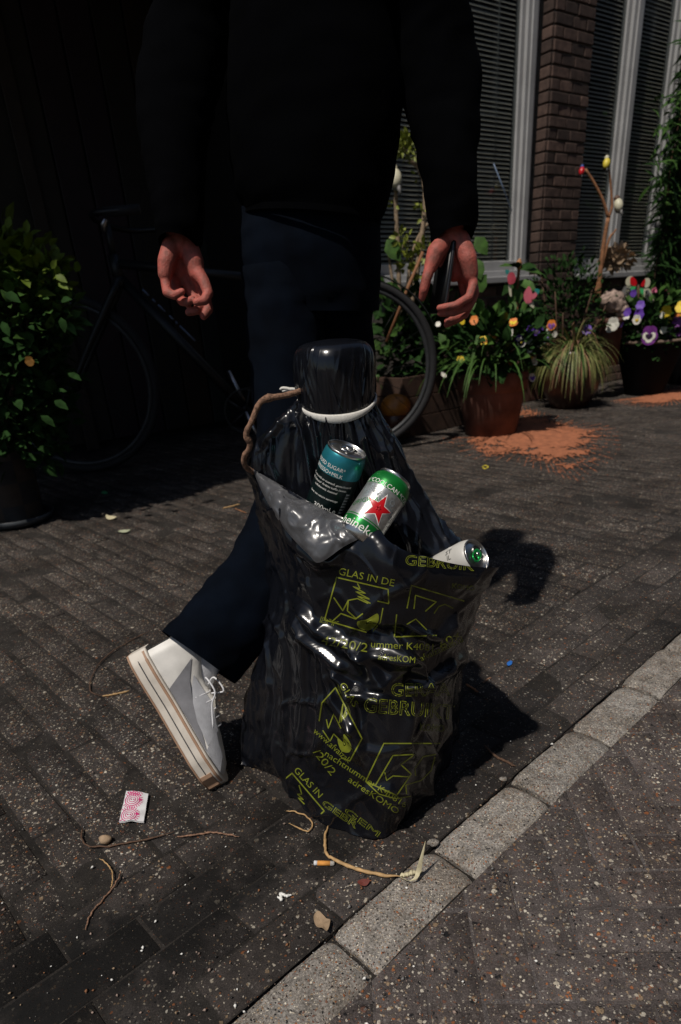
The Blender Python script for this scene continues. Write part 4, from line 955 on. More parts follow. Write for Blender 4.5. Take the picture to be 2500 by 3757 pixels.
# jeans
def legrings(seq): return [(np.asarray(c), np.asarray(a), np.asarray(b)) for c, a, b in seq]
jm = MB()
jm.grid(loft([ringpx(890, 1392, 760, 1.61, .118), ringpx(885, 1395, 880, 1.60, .122), ringpx(890, 1394, 1020, 1.60, .12), ringpx(905, 1388, 1140, 1.60, .11)], 60, .003, 10, 4.0), closed_u=True)
lp = []
for (xl, yl), (xr, yr_), Y, dp in [((892, 980), (1190, 960), 1.59, .10), ((905, 1150), (1190, 1150), 1.57, .105), ((925, 1400), (1185, 1400), 1.53, .095), ((950, 1620), (1180, 1640), 1.48, .085), ((950, 1800), (1170, 1860), 1.43, .078), ((905, 1930), (1130, 2030), 1.37, .075), ((838, 2060), (1085, 2140), 1.30, .072), ((745, 2165), (1030, 2260), 1.235, .07), ((672, 2258), (968, 2370), 1.19, .068), ((628, 2302), (880, 2480), 1.165, .066), ((606, 2326), (862, 2506), 1.158, .064)]:
    a, b = A(xl, yl, Y), A(xr, yr_, Y); q_ = np.clip((1.48 - Y) / .12, 0, 1); lp.append(((a + b) / 2, (b - a) / 2, np.array([0, dp * (1 - .25 * q_), -dp * .68 * q_])))
jm.grid(loft(lp, 52, .0055, 12, 6.0, 8), closed_u=True)
jm.grid(loft([(A(1245, 980, 1.62), np.array([.085, 0, 0]), np.array([0, .1, 0])), (A(1235, 1150, 1.64), np.array([.08, 0, 0]), np.array([0, .1, 0])), (np.array([.062, 1.72, .75]), np.array([.072, 0, 0]), np.array([0, .09, 0])), (np.array([.07, 1.79, .55]), np.array([.068, 0, 0]), np.array([0, .075, 0])), (np.array([.10, 1.78, .3]), np.array([.062, 0, 0]), np.array([0, .07, 0])), (np.array([.12, 1.75, .10]), np.array([.06, 0, 0]), np.array([0, .075, 0]))], 48, .005, 12, 3.0, 8), closed_u=True)
jn = obj('jeans', jm, M['denim'], per)
pk = MB()
for x0 in (930, 1180): pk.grid(np.array([[A(x, y, 1.472 + .0 * x) for x in np.linspace(x0, x0 + 170, 8)] for y in (868, 872)]))
# sneakers
def shoe(name, O, fx, fu, sc, vis):
    """O heel at the ground line, fx heel to toe, fu upwards"""
    fx = unit(fx); fu = unit(fu - fx * np.dot(fu, fx)); fz = np.cross(fx, fu)
    if np.dot(fz, CAM - O) < 0: fz = -fz
    T = lambda x, y, z: O + (fx * x + fu * y + fz * z) * sc
    def half(x):
        k = np.interp(x, [0, .015, .05, .11, .17, .23, .27, .29, .30], [.018, .030, .034, .033, .040, .045, .038, .024, .006]); return k
    root = MB(); NX, NA = 60, 28; P = np.zeros((NX, NA, 3))
    for i in range(NX):
        x = .004 + .288 * i / (NX - 1); h = half(x) * .96; top = np.interp(x, [0, .02, .06, .10, .15, .2, .25, .28, .295], [.095, .122, .116, .094, .094, .074, .058, .046, .03])
        for k in range(NA):
            t = math.pi * k / (NA - 1); zc = math.cos(t); yy = math.sin(t); zz = np.sign(zc) * abs(zc) ** .75 * h * (1 - .28 * yy); y = .026 + (top - .026) * abs(yy) ** .62
            y += .0012 * nz((x * 60, zz * 60, y * 60), 1, 2)
            P[i, k] = T(x, y, zz)
    root.grid(P); sh = obj(name, root, M['shoe'], per); sh['label'] = vis
    def soleslab(nm, y0, y1, grow, mt, x0=0, x1=.30, par=sh):
        b = MB(); n = 44; ring = []
        xs = np.concatenate([np.linspace(x0, x1, n), np.linspace(x1, x0, n)]); sg = np.concatenate([np.ones(n), -np.ones(n)])
        Pp = np.zeros((4, 2 * n, 3))
        for j, (yy, g) in enumerate(((y0, grow - .002), (y0 + .0015, grow), (y1 - .0015, grow), (y1, grow - .002))):
            for i in range(2 * n): Pp[j, i] = T(xs[i] + (-.004 if xs[i] < .01 else .004 if xs[i] > .29 else 0) * (1 if grow > 0 else 0), yy, sg[i] * (half(xs[i]) + g))
        b.grid(Pp, closed_u=True); b.add(Pp[0], [tuple(range(2 * n))]); b.add(Pp[3], [tuple(range(2 * n - 1, -1, -1))]); return obj(nm, b, mt, par, sharp=40)
    so = soleslab('sole', 0, .036, .004, M['sole'])
    soleslab('stripe', .012, .0155, .0052, M['darkgrey'], .012, .262, so); soleslab('stripe', .026, .0325, .0054, M['gum'], .004, .296, so); soleslab('toe_bumper', .0005, .024, .0058, M['gum'], .262, .30, so); soleslab('outsole', -.004, .0, .003, M['gum'], .0, .30, so)
    def panel(nm, poly, mt, lift, ny=5):
        b = MB(); g = []
        for lo, hi in poly:
            rowp = []
            for t in np.linspace(0, 1, ny):
                x = lo[0] * (1 - t) + hi[0] * t; y = lo[1] * (1 - t) + hi[1] * t
                top = np.interp(x, [0, .02, .06, .10, .15, .2, .25, .28, .295], [.095, .122, .116, .094, .094, .074, .058, .046, .03]); yy = min(1, max(0, (y - .026) / (top - .026))) ** (1 / .62); tt_ = math.asin(yy); zz = abs(math.cos(tt_)) ** .75 * half(x) * .96 * (1 - .28 * yy)
                rowp.append(T(x, y + lift * yy, zz + lift))
            g.append(rowp)
        b.grid(np.array(g)); return obj(nm, b, mt, sh)
    panel('side_stripe', [((.085, .036), (.055, .099)), ((.11, .036), (.09, .075)), ((.15, .037), (.125, .062)), ((.19, .037), (.165, .052)), ((.225, .037), (.2, .044))], M['midgrey'], .0014)
    panel('quarter', [((.10, .074), (.085, .086)), ((.13, .060), (.115, .086)), ((.165, .050), (.15, .088)), ((.2, .046), (.19, .074)), ((.215, .044), (.205, .07))], M['grey_cloth'], .0018)
    panel('toe_overlay', [((.222, .037), (.2, .068)), ((.25, .037), (.225, .06)), ((.275, .036), (.25, .054))], M['grey_cloth'], .002)
    for i in range(5):
        x = .128 + i * .017; top = np.interp(x, [.10, .15, .2], [.088, .092, .074]); l = MB(); l.tube(catmull([T(x - .004, top - .022, .027), T(x, top - .004, .018), T(x + .003, top + .004, 0), T(x, top - .004, -.018), T(x - .004, top - .022, -.027)], 14), .0019, 6); obj('lace', l, M['lace'], sh)
    l = MB(); l.tube(catmull([T(.12, .094, .0), T(.10, .105, .03), T(.13, .108, .04), T(.15, .09, .036), T(.19, .07, .04)], 18), .0018, 6); l.tube(catmull([T(.12, .094, .0), T(.11, .115, .01), T(.14, .12, .02), T(.135, .096, .01)], 16), .0018, 6); obj('lace', l, M['lace'], sh)
    tg = MB(); tg.grid(np.array([[T(x, y, z) for z in np.linspace(-.022, .022, 6)] for x, y in ((.17, .086), (.14, .103), (.115, .118), (.10, .132), (.095, .138))])); obj('tongue', tg, M['shoe'], sh)
heel = A(482, 2408, 1.135); toe = A(775, 2885, 1.06)
shoe('sneaker', heel, toe - heel, cw(.86, -.50, .05), float(np.linalg.norm(toe - heel)) / .30, 'white sneaker with tan and grey sole stripes, heel lifted')
shoe('sneaker', np.array([.14, 1.62, .0]), np.array([.18, 1.0, 0]), ZU, 1.0, 'white sneaker flat on the ground behind the bag')
sk_ = MB(); sk_.tube(catmull([A(800, 2330, 1.185), A(752, 2430, 1.17), A(715, 2530, 1.15)], 10), [.040, .037, .03], 14); obj('sock', sk_, M['grey_cloth'], per)
# phone in the right hand
ph = thing('phone', 'black phone with grey edge held in the hand on the right', 'phone', A(1648, 1010, 1.47))
pu = unit(A(1652, 1078, 1.47) - A(1646, 942, 1.47)); pn = cw(-.93, .05, -.36); pe = np.cross(pu, pn); pu = np.cross(pn, pe)
pc = A(1648, 1018, 1.47) + np.array([-.008, .03, 0])
m = MB(); m.box(pc, (.066, .135, .0085), np.array([pe, pu, pn]), 0, .003); obj('case', m, M['phone'], ph)
m = MB(); sgn = 1 if np.dot(pe, CAM - pc) > 0 else -1; m.box(pc + pe * sgn * .0328, (.0022, .128, .0058), np.array([pe, pu, pn]), 0, .0008); obj('frame_edge', m, M['phone_edge'], ph)
m = MB(); m.box(pc + pn * .0044, (.060, .127, .0012), np.array([pe, pu, pn])); obj('screen', m, M['inkblack'], ph)

# ------------------------------------------------------------------ bicycle in the shade
bk = thing('bicycle', 'black bicycle parked in front of the dark porch behind the person', 'bicycle', (-.6, 4.6, 0))
B0, B1 = G(345, 1731), G(1325, 1655); BD = unit(B1 - B0); BN = np.cross(BD, ZU)
if np.dot(BN, CAM - B0) < 0: BN = -BN
BR0, BR1 = .545, .525
def bp(x, y, off=0.0): return PL(x, y, B0, BN) + BN * off
bax = np.array([BD, ZU, BN])
def wheel(c, r):
    m = MB(); P = [c + r * .955 * (BD * math.cos(a) + ZU * math.sin(a)) for a in np.linspace(0, 2 * math.pi, 64, endpoint=False)]
    prof = [(r - .048, -.018), (r - .03, -.027), (r - .012, -.024), (r, -.008), (r, .008), (r - .012, .024), (r - .03, .027), (r - .048, .018), (r - .048, -.018)]
    m.lathe(prof, c, bax, 72); ty = obj('wheel', m, M['tyre'], bk)
    m = MB(); m.lathe([(r - .072, -.012), (r - .047, -.016), (r - .047, .016), (r - .072, .012), (r - .072, -.012)], c, bax, 64); obj('rim', m, mat('rim_grey', (.045, .047, .05), .5, .2, 20, metal=.4), ty)
    m = MB()
    for k in range(28):
        a = 2 * math.pi * k / 28; b = a + (.5 if k % 2 else -.5); s = 1 if (k // 2) % 2 else -1
        m.tube([c + (BD * math.cos(b) + ZU * math.sin(b)) * .04 + BN * .035 * s, c + (BD * math.cos(a) + ZU * math.sin(a)) * (r - .07)], .0016, 4)
    q = obj('spokes', m, M['bikeblack'], ty); q['kind'] = 'stuff'
    m = MB(); m.tube([c - BN * .06, c - BN * .04, c + BN * .04, c + BN * .06], [.018, .035, .035, .018], 14); obj('hub', m, M['bikeblack'], ty)
C0, C1 = B0 + ZU * BR0, B1 + ZU * BR1
wheel(C0, BR0); wheel(C1, BR1)
head_t, head_b, bb, seat = bp(415, 935), bp(440, 1035), bp(905, 1505), bp(1120, 860)
fr = MB()
fr.tube([head_t, head_b], .034, 12); fr.tube([head_b + (head_t - head_b) * .2, bb], .030, 12); fr.tube([bb, bb + (seat - bb) * .9], .027, 12); fr.tube([head_t + (head_b - head_t) * .3, bb + (seat - bb) * .75], .026, 12)
for s in (-1, 1): fr.tube([bb + BN * .03 * s, C1 + BN * .055 * s], .016, 8); fr.tube([bb + (seat - bb) * .75, C1 + BN * .055 * s], .013, 8)
fr.tube([bb - BN * .05, bb + BN * .05], .034, 12); obj('frame', fr, M['bikeblack'], bk)
tpm = MB(); a, b = bp(528, 1062, .033), bp(720, 1250, .033)
for t0, t1 in ((0, .12), (.18, .24), (.29, .42), (.50, .58), (.62, .66), (.7, 1.0)): tpm.tube([a + (b - a) * t0, a + (b - a) * t1], [.006, .009, .006], 6)
obj('tube_glints', tpm, M['bikeblue'], bk)  # bluish highlights on the down tube, painted as short raised dashes
fk = MB()
for s in (-1, 1): fk.tube(catmull([head_b + BN * .05 * s, (head_b * .45 + C0 * .55) + BN * .055 * s, C0 + BN * .055 * s + BD * .01], 10), [.024, .02, .014], 10)
fk.tube([head_b - BN * .06, head_b + BN * .06], .03, 10); obj('fork', fk, M['bikeblack'], bk)
hb = MB(); ht = head_t + ZU * .16; hb.tube([head_t, ht], .02, 8); hb.tube(catmull([ht - BN * .42 + BD * .28, ht - BN * .40 + BD * .05, ht - BN * .15 - BD * .02, ht, ht + BN * .15 - BD * .02, ht + BN * .40 + BD * .05, ht + BN * .42 + BD * .28], 30), .016, 8); obj('handlebar', hb, M['bikeblack'], bk)
gr = MB(); gr.tube([ht + BN * .41 + BD * .1, ht + BN * .42 + BD * .29], .024, 10); obj('grip', gr, M['tyre'], bk)
lv = MB(); lv.tube(catmull([bp(452, 880, .4), bp(455, 855, .42), bp(462, 838, .42)], 8), [.012, .016, .01], 8); obj('brake_lever', lv, M['steel'], bk)
sd = MB(); sd.tube(catmull([seat + BD * .18, seat + BD * .02, seat - BD * .22], 12), [.10, .085, .03], 12); obj('saddle', sd, M['tyre'], bk)
cs = MB(); cs.lathe([(.13, -.005), (.14, -.005), (.14, .005), (.13, .005), (.13, -.005)], bb + BN * .06, bax, 40)
for k in range(5): a = 2 * math.pi * k / 5; cs.tube([bb + BN * .06, bb + BN * .06 + (BD * math.cos(a) + ZU * math.sin(a)) * .132], .008, 6)
obj('chainring', cs, M['bikeblack'], bk)
cdv = unit(BD * .35 - ZU * .9)
for sg_ in (1, -1): ck = MB(); ck.tube([bb + BN * .08 * sg_, bb + BN * .085 * sg_ + cdv * .26 * sg_], .014, 8); obj('crank', ck, M['steel'], bk)
pd = MB(); pd.box(bb + BN * .14 + cdv * .26, (.14, .03, .1), bax, 0, .006); obj('pedal', pd, M['tyre'], bk)
ch = MB(); rr_ = BR1 * .1
for sgn in (-1, 1): ch.tube([bb + BN * .062 + ZU * .137 * sgn, C1 + BN * .062 + ZU * .05 * sgn], .006, 6)
obj('chain', ch, M['steel'], bk)
mg = MB(); P0_ = [C1 + (BR1 + .03) * (BD * math.cos(a) + ZU * math.sin(a)) for a in np.linspace(.4, 2.9, 24)]
G_ = np.array([[p + BN * x + (p - C1) * (-.012 * abs(x) / .03) for x in (-.035, -.018, 0, .018, .035)] for p in P0_]); mg.grid(G_); obj('mudguard', mg, M['bikeblack'], bk)

# ------------------------------------------------------------------ pots and planters
def pot(name, label_, c, prof, m, group=None, n=56, soil=None, rim=None, wob=None):
    t = thing(name, label_, 'flower pot', c, group); mb = MB(); mb.lathe(prof, c, None, n, cap0=True, wob=wob); obj('pot_body', mb, m, t)
    if soil: mb = MB(); mb.lathe([(soil[0], soil[1]), (soil[0] * .5, soil[1] + .01), (.001, soil[1] + .012)], c, None, n); obj('soil', mb, M['soil'], t)
    if rim: mb = MB(); P = [(rim[0] * math.cos(a) + c[0], rim[0] * math.sin(a) + c[1], rim[1] + c[2]) for a in np.linspace(0, 2 * math.pi, 60)]; mb.tube(P, rim[2], 8); obj('rim', mb, rim[3], t)
    return t
pc1 = (G(1715, 1600) + G(1890, 1605)) / 2 + np.array([.03, .13, 0]); hz = A(1820, 1356, pc1[1])[2] + .0
def W2(px0, px1, Yv, py): return float(np.linalg.norm(A(px1, py, Yv) - A(px0, py, Yv))) / 2
r1b, r1m, r1t = W2(1708, 1890, pc1[1], 1600), W2(1690, 1925, pc1[1], 1420), W2(1688, 1940, pc1[1], 1375); h1 = A(1815, 1372, pc1[1] - r1t)[2]
pot('terracotta_pot', 'large terracotta pot of pansies and grass standing on orange sand', pc1, [(r1b * .9, 0), (r1b, .01), (r1m, h1 - .13), (r1m * 1.005, h1 - .125), (r1t, h1 - .12), (r1t * 1.01, h1 - .01), (r1t, h1), (r1t * .93, h1), (r1t * .92, h1 - .06)], M['terracotta'], soil=(r1t * .925, h1 - .05))
pc2 = G(2110, 1502) + np.array([0, .15, 0]); r2 = W2(2020, 2220, pc2[1], 1420)
pot('round_pot', 'round brown glazed pot with drooping sedge grass', pc2, [(r2 * .55, 0), (r2 * .62, .01), (r2 * .95, .14), (r2 * 1.0, .24), (r2 * .93, .36), (r2 * .8, .42), (r2 * .82, .45), (r2 * .76, .45), (r2 * .74, .40)], M['glazed'], soil=(r2 * .74, .41))
pc3 = G(2370, 1457) + np.array([.08, .22, 0]); r3t = W2(2245, 2478, pc3[1], 1262); r3b = W2(2292, 2420, pc3[1], 1440); h3 = A(2360, 1262, pc3[1] - r3t)[2] + .0
pot('black_pot', 'tall black tub of purple pansies by the right edge', pc3, [(r3b * .95, 0), (r3b, .01), (r3t * .97, h3 - .03), (r3t, h3 - .02), (r3t, h3), (r3t * .95, h3), (r3t * .93, h3 - .05)], M['blackpot'], soil=(r3t * .93, h3 - .04), rim=(r3t * .99, h3 + .006, .014, M['rimdust']))
pc6 = G(2495, 1432) + np.array([.35, .5, 0])
pot('black_pot', 'second black tub cut off by the right edge of the picture', pc6, [(.22, 0), (.23, .01), (.30, .58), (.31, .6), (.29, .6), (.28, .55)], M['blackpot'], soil=(.285, .56), rim=(.305, .60, .012, M['rimdust']))
pc5 = G(55, 1935) + np.array([-.02, .1, 0]); r5 = W2(-80, 138, pc5[1], 1850)
lp5 = thing('striped_pot', 'dark checked pot and saucer under the leafy bush at the left edge', 'flower pot', pc5)
mb = MB(); hts = [0, .09, .2, .31, .42]
for i in range(4):
    for k in range(8):
        a0, a1 = 2 * math.pi * k / 8, 2 * math.pi * (k + 1) / 8
        P = np.array([[(pc5[0] + (r5 * (.86 + .14 * z / .42)) * math.cos(a), pc5[1] + (r5 * (.86 + .14 * z / .42)) * math.sin(a), z + .02) for a in np.linspace(a0, a1, 7)] for z in (hts[i], hts[i + 1])]); mb.grid(P, (i + k) % 2)
obj('pot_body', mb, [mat('pot_dark_blue', (.006, .007, .011), .6), mat('pot_brown', (.030, .019, .013), .7)], lp5)
mb = MB(); mb.lathe([(r5 * .97, .43), (r5 * .5, .44), (.001, .44)], pc5, None, 40); obj('soil', mb, M['soil'], lp5)
mb = MB(); mb.lathe([(.001, .006), (r5 * .9, .006), (r5 * 1.12, .012), (r5 * 1.2, .045), (r5 * 1.16, .045), (r5 * 1.08, .02), (.001, .016)], pc5, None, 48); obj('saucer', mb, mat('saucer_grey', (.05, .055, .06), .35), lp5)
def plank_box(name, label_, a, b, depth, h, z0, m, n=3):
    a, b = np.asarray(a), np.asarray(b); d = unit(b - a); nn = np.cross(d, ZU);
    if np.dot(nn, CAM - a) < 0: nn = -nn
    L = np.linalg.norm(b - a); t = thing(name, label_, 'planter', (a + b) / 2); ax = np.array([d, nn, ZU]); hh = h / n
    for i in range(n):
        for s, off in (('front', 0), ('back', -depth)):
            mb = MB(); mb.box((a + b) / 2 + nn * off + ZU * (z0 + hh * (i + .5)), (L, .022, hh - .006), ax, 0, .003); obj('board', mb, m, t, smooth=False)
        for e in (a, b): mb = MB(); mb.box(e - nn * depth / 2 + d * (.012 if e is a else -.012) + ZU * (z0 + hh * (i + .5)), (.02, depth - .03, hh - .008), ax, 0, .003); obj('board', mb, m, t, smooth=False)
    mb = MB(); mb.box((a + b) / 2 - nn * depth / 2 + ZU * (z0 + h - .05), (L - .04, depth - .04, .03), ax); obj('soil', mb, M['soil'], t); return t
plank_box('wooden_planter', 'low dark wooden planter box between the bicycle wheel and terracotta pot', G(1470, 1668) + np.array([.08, .55, 0]), G(1735, 1585) + np.array([.12, .42, 0]), .32, .42, 0, M['wood'])
plank_box('clay_trough', 'terracotta trough half hidden between the big pot and the round pot', G(1905, 1500) + np.array([0, .25, 0]), G(2080, 1462) + np.array([0, .25, 0]), .3, .36, 0, M['terracotta'], 1)

# ------------------------------------------------------------------ plants
def plant(name, label_, base, cat='plant', group=None): return thing(name, label_, cat, base, group)
def rnd(n=3): v = rng.normal(size=n); return v / np.linalg.norm(v)
def clump(t, name, centre, rad_, n, L, Wd, m, up=.5, bend=.3, inner=.45, stems=None, seed=None):
    """leaves filling an uneven ellipsoid, turned outwards and up"""
    mb = MB(); centre = np.asarray(centre); rad_ = np.asarray(rad_)
    for _ in range(n):
        d = rnd(); k = inner + (1 - inner) * rng.random() ** .6; k *= 1 + .25 * nz(d, 2.2, centre[0]); p = centre + d * rad_ * k
        dr_ = unit(d + np.array([0, 0, up]) + rnd() * .6); nr = unit(np.array([0, 0, 1.0]) + d * .5 + rnd() * .5); s = .6 + .8 * rng.random(); mb.leaf(p, dr_, nr, L * s, Wd * s, bend * rng.random() * 1.6)
    return obj(name, mb, m, t)
def pansy(t, p, face, s, outer, inner, centre=None):
    face = unit(face); u = unit(np.cross(face, ZU)); v = np.cross(u, face); mb = MB()
    for ang_, w_, l_, k in ((90 + 28, .62, .62, 0), (90 - 28, .62, .62, 0), (200, .6, .6, .001), (-20, .6, .6, .001), (270, .85, .66, .002)):
        a = rad(ang_); d = u * math.cos(a) + v * math.sin(a); e = np.cross(face, d); c = p + d * l_ * .45 * s + face * (k + .002)
        ring = [c + d * math.cos(x) * l_ * .55 * s + e * math.sin(x) * w_ * .55 * s + face * (.12 * s * (math.cos(x) * .3 + .15 * math.sin(3 * x))) for x in np.linspace(0, 2 * math.pi, 12, endpoint=False)]
        mb.add([p + face * (k + .001)] + ring, [(0, 1 + i, 1 + (i + 1) % 12) for i in range(12)])
    f = obj('flower', mb, outer, t)
    if inner is not None:
        mb = MB()
        for ang_, l_ in ((200, .55), (-20, .55), (270, .62)):
            a = rad(ang_); d = u * math.cos(a) + v * math.sin(a); e = np.cross(face, d); c = p + d * l_ * .42 * s + face * .006
            ring = [c + d * math.cos(x) * l_ * .40 * s + e * math.sin(x) * .26 * s + face * .14 * s * math.cos(x) * .3 for x in np.linspace(0, 2 * math.pi, 10, endpoint=False)]; mb.add([c + face * .003] + ring, [(0, 1 + i, 1 + (i + 1) % 10) for i in range(10)])
        obj('flower_face', mb, inner, f)
    if centre is not None:
        mb = MB()
        for ang_, l_ in ((200, .3), (-20, .3), (270, .34)):
            a = rad(ang_); d = u * math.cos(a) + v * math.sin(a); e = np.cross(face, d); c = p + d * l_ * .42 * s + face * .011
            ring = [c + d * math.cos(x) * l_ * .42 * s + e * math.sin(x) * .14 * s for x in np.linspace(0, 2 * math.pi, 8, endpoint=False)]; mb.add([c + face * .002] + ring, [(0, 1 + i, 1 + (i + 1) % 8) for i in range(8)])
        obj('flower_eye', mb, centre, f)
def toCam(p, up=.2, j=.35): return unit(unit(CAM - p) + ZU * up + rnd() * j)
# pansies in the terracotta pot
T1 = plant('pansy_plants', 'white, orange and violet pansies with grass filling the big terracotta pot', pc1 + ZU * h1)
ptop = pc1 + ZU * (h1 + .06)
clump(T1, 'foliage', ptop + ZU * .07, (.34, .30, .24), 620, .075, .05, M['leaf_d'], .5); clump(T1, 'foliage', ptop + ZU * .12, (.32, .28, .22), 240, .08, .055, M['leaf'], .6)
mb = MB()
for _ in range(55): d = rnd(); d[2] = abs(d[2]) + .6; mb.blade(ptop + np.array([d[0] * .2, d[1] * .2, -.05]), d, .38 + .25 * rng.random(), .013, 2.6, 7)
for x0, y0, x1, y1 in ((1755, 1230, 1720, 1400), (1740, 1300, 1660, 1390), (1700, 1290, 1760, 1280), (1790, 1330, 1782, 1395), (1840, 1280, 1835, 1330)):
    p = A(x0, y0, pc1[1] - r1t * .9); q = A(x1, y1, pc1[1] - r1t - .08); mb.blade(p, q - p + ZU * .08, float(np.linalg.norm(q - p)) * 1.1, .022, .9, 7)
obj('grass_blades', mb, M['leaf'], T1)
YF = pc1[1] - r1t * .75
for x, y, s, o_, i_, c_ in ((1870, 1222, .085, 'pet_w', None, 'pet_y'), (1905, 1240, .06, 'pet_v', 'pet_w', None), (1915, 1258, .075, 'pet_w', 'pet_v', 'pet_y'), (1943, 1252, .075, 'pet_w', None, None), (1945, 1290, .06, 'pet_w', None, None), (1952, 1308, .08, 'pet_w', None, 'pet_y'), (1962, 1328, .055, 'pet_w', None, None), (1988, 1320, .055, 'pet_w', None, None), (1972, 1280, .045, 'pet_w', None, None), (1978, 1297, .035, 'pet_w', None, None), (1952, 1385, .07, 'pet_w', 'pet_v', None), (1775, 1250, .085, 'pet_y', 'pet_o', None), (1740, 1175, .075, 'pet_o', None, None), (1695, 1178, .055, 'pet_y', None, None), (1884, 1183, .085, 'pet_o', 'pet_y', None), (2024, 1192, .085, 'pet_o', 'pet_p', None), (1868, 1352, .10, 'pet_o', 'pet_k', None), (1811, 1235, .06, 'pet_o', None, None), (1832, 1258, .045, 'pet_w', 'pet_v', None), (1965, 1215, .075, 'pet_v', 'pet_k', None), (1985, 1210, .06, 'pet_v', None, None), (1945, 1205, .06, 'pet_v', None, None), (2000, 1245, .075, 'pet_v', 'pet_w', None), (2012, 1215, .045, 'pet_w', None, None), (2036, 1225, .05, 'pet_w', None, None), (1608, 1190, .05, 'pet_w', None, None), (1690, 1320, .07, 'pet_y', 'leaf_bud', None), (1645, 1275, .06, 'pet_y', None, None), (1628, 1375, .06, 'pet_w', None, None), (1812, 1030 + 310, .04, 'leaf', None, None)):
    p = A(x, y, YF + rng.uniform(-.05, .05) + (.25 if x > 1975 or x < 1650 else 0)); pansy(T1, p, toCam(p, .25, .6), s * .64, M[o_], M[i_] if i_ else None, M[c_] if c_ else None)
mb = MB()
for x, y in ((1870, 1222), (1915, 1258), (1943, 1252), (1952, 1308), (1775, 1250), (1740, 1175), (1884, 1183), (2024, 1192), (1868, 1352), (1965, 1215), (2000, 1245)): mb.tube(catmull([ptop + np.array([(x - 1815) * .0006, -.1, 0]), A(x, y + 50, YF + .1), A(x, y, YF + .03)], 6), .003, 5)
obj('stems', mb, M['stemg'], T1)['kind'] = 'stuff'
# rhododendron with one bud behind the pansies
T2 = plant('rhododendron', 'leathery green shrub with a tan bud rising behind the pansies', pc1 + np.array([.15, .15, h1]), 'shrub')
YR = pc1[1] + .12
mb = MB(); mb.tube(catmull([pc1 + np.array([.12, .12, h1 - .05]), A(1895, 1180, YR), A(1898, 1060, YR), A(1905, 985, YR)], 14), [.016, .01], 8)
for q in ((1935, 1120), (1850, 1120), (1960, 1080)): mb.tube([A(1897, 1150, YR), A(*q, YR)], [.009, .005], 6)
obj('stem', mb, M['bark_orange'], T2)
for x0, y0, x1, y1, w_ in ((1905, 985, 1850, 960, .085), (1905, 985, 1985, 985, .09), (1905, 990, 1960, 965, .075), (1905, 985, 1880, 950, .07), (1900, 1020, 1850, 1065, .075), (1905, 1030, 1960, 1050, .08), (1900, 1040, 1905, 1100, .08), (1898, 1045, 1870, 1110, .07), (1850, 1120, 1820, 1150, .07), (1935, 1120, 1962, 1140, .07), (1935, 1110, 1990, 1100, .07), (1890, 1100, 1870, 1160, .06), (1960, 1080, 1985, 1060, .07)):
    mb = MB(); a, b = A(x0, y0, YR), A(x1, y1, YR - .10 + .1 * rng.random()); mb.leaf(a, b - a, unit(ZU + rnd() * .4 + unit(CAM - a) * .5), float(np.linalg.norm(b - a)) * 1.15, w_, .25, .1); obj('leaf', mb, M['leaf_d'] if rng.random() < .5 else M['leaf'], T2)
mb = MB(); bq = A(1905, 990, YR); mb.tube(catmull([bq, A(1905, 965, YR), A(1908, 948, YR)], 8), [.012, .022, .004], 10); obj('bud', mb, mat('bud_tan', (.36, .16, .06), .6, .2, 60), T2)
# sedge
T3 = plant('sedge_grass', 'tan and green striped sedge drooping over the round pot', pc2 + ZU * .42, 'grass')
for nm, mm, n in (('blades', M['sedge'], 520), ('blades', M['leaf'], 90), ('dead_blades', M['dead'], 110)):
    mb = MB()
    for _ in range(n):
        d = rnd(); d[2] = abs(d[2]) * .9 + .05; mb.blade(pc2 + np.array([d[0] * r2 * .45, d[1] * r2 * .45, .42]), d, .16 + .32 * rng.random() ** 1.3, .0095, 2.2 + 2.4 * rng.random(), 8)
    obj(nm, mb, mm, T3)['kind'] = 'stuff'
# black tub pansies
T4 = plant('pansy_plants', 'purple and white pansies and yellow primroses in the black tub', pc3 + ZU * h3)
p4 = pc3 + ZU * h3
clump(T4, 'foliage', p4 + ZU * .10, (r3t * 1.1, r3t, .26), 620, .08, .055, M['leaf_d'], .5); clump(T4, 'foliage', p4 + ZU * .16, (r3t * 1.0, r3t, .26), 200, .08, .055, M['leaf'], .6)
YT = pc3[1] - r3t * .8
for x, y, s, o_, i_, c_ in ((2384, 1229, .155, 'pet_p', 'pet_w', 'pet_k'), (2463, 1205, .14, 'pet_p', 'pet_w', 'pet_k'), (2488, 1208, .12, 'pet_p', None, None), (2485, 1180, .09, 'pet_p', None, None), (2250, 1188, .11, 'pet_w', None, None), (2238, 1205, .07, 'pet_w', None, None), (2280, 1168, .055, 'pet_w', None, None), (2297, 1162, .06, 'pet_w', None, None), (2336, 1172, .08, 'pet_w', None, 'pet_y'), (2270, 1183, .09, 'pet_v', None, None), (2345, 1152, .09, 'pet_v', None, None), (2350, 1120, .08, 'pet_v', None, None), (2303, 1145, .07, 'pet_v', None, None), (2325, 1075, .06, 'pet_v', None, None), (2436, 1210, .06, 'pet_w', None, None), (2430, 1155, .05, 'pet_w', None, None), (2485, 1150, .19, 'pet_y', 'pet_y', 'pet_o'), (2445, 1142, .10, 'pet_y', None, None), (2500, 1125, .1, 'pet_y', None, None), (2452, 1172, .06, 'pet_y', None, None), (2155, 1210, .09, 'pet_v', None, None)):
    p = A(x, y, YT + rng.uniform(-.06, .06)); pansy(T4, p, toCam(p, .1, .35), s * .78, M[o_], M[i_] if i_ else None, M[c_] if c_ else None)
for x, y in ((2402, 1070), (2443, 1072), (2420, 1093)):
    p = A(x, y, pc3[1]); mb = MB(); mb.tube([p4, p], .004, 5); obj('stem', mb, M['stemg'], T4); mb = MB()
    for _ in range(26): d = rnd(); mb.leaf(p, d, rnd(), .035, .025)
    obj('flower', mb, M['pet_pink'], T4)
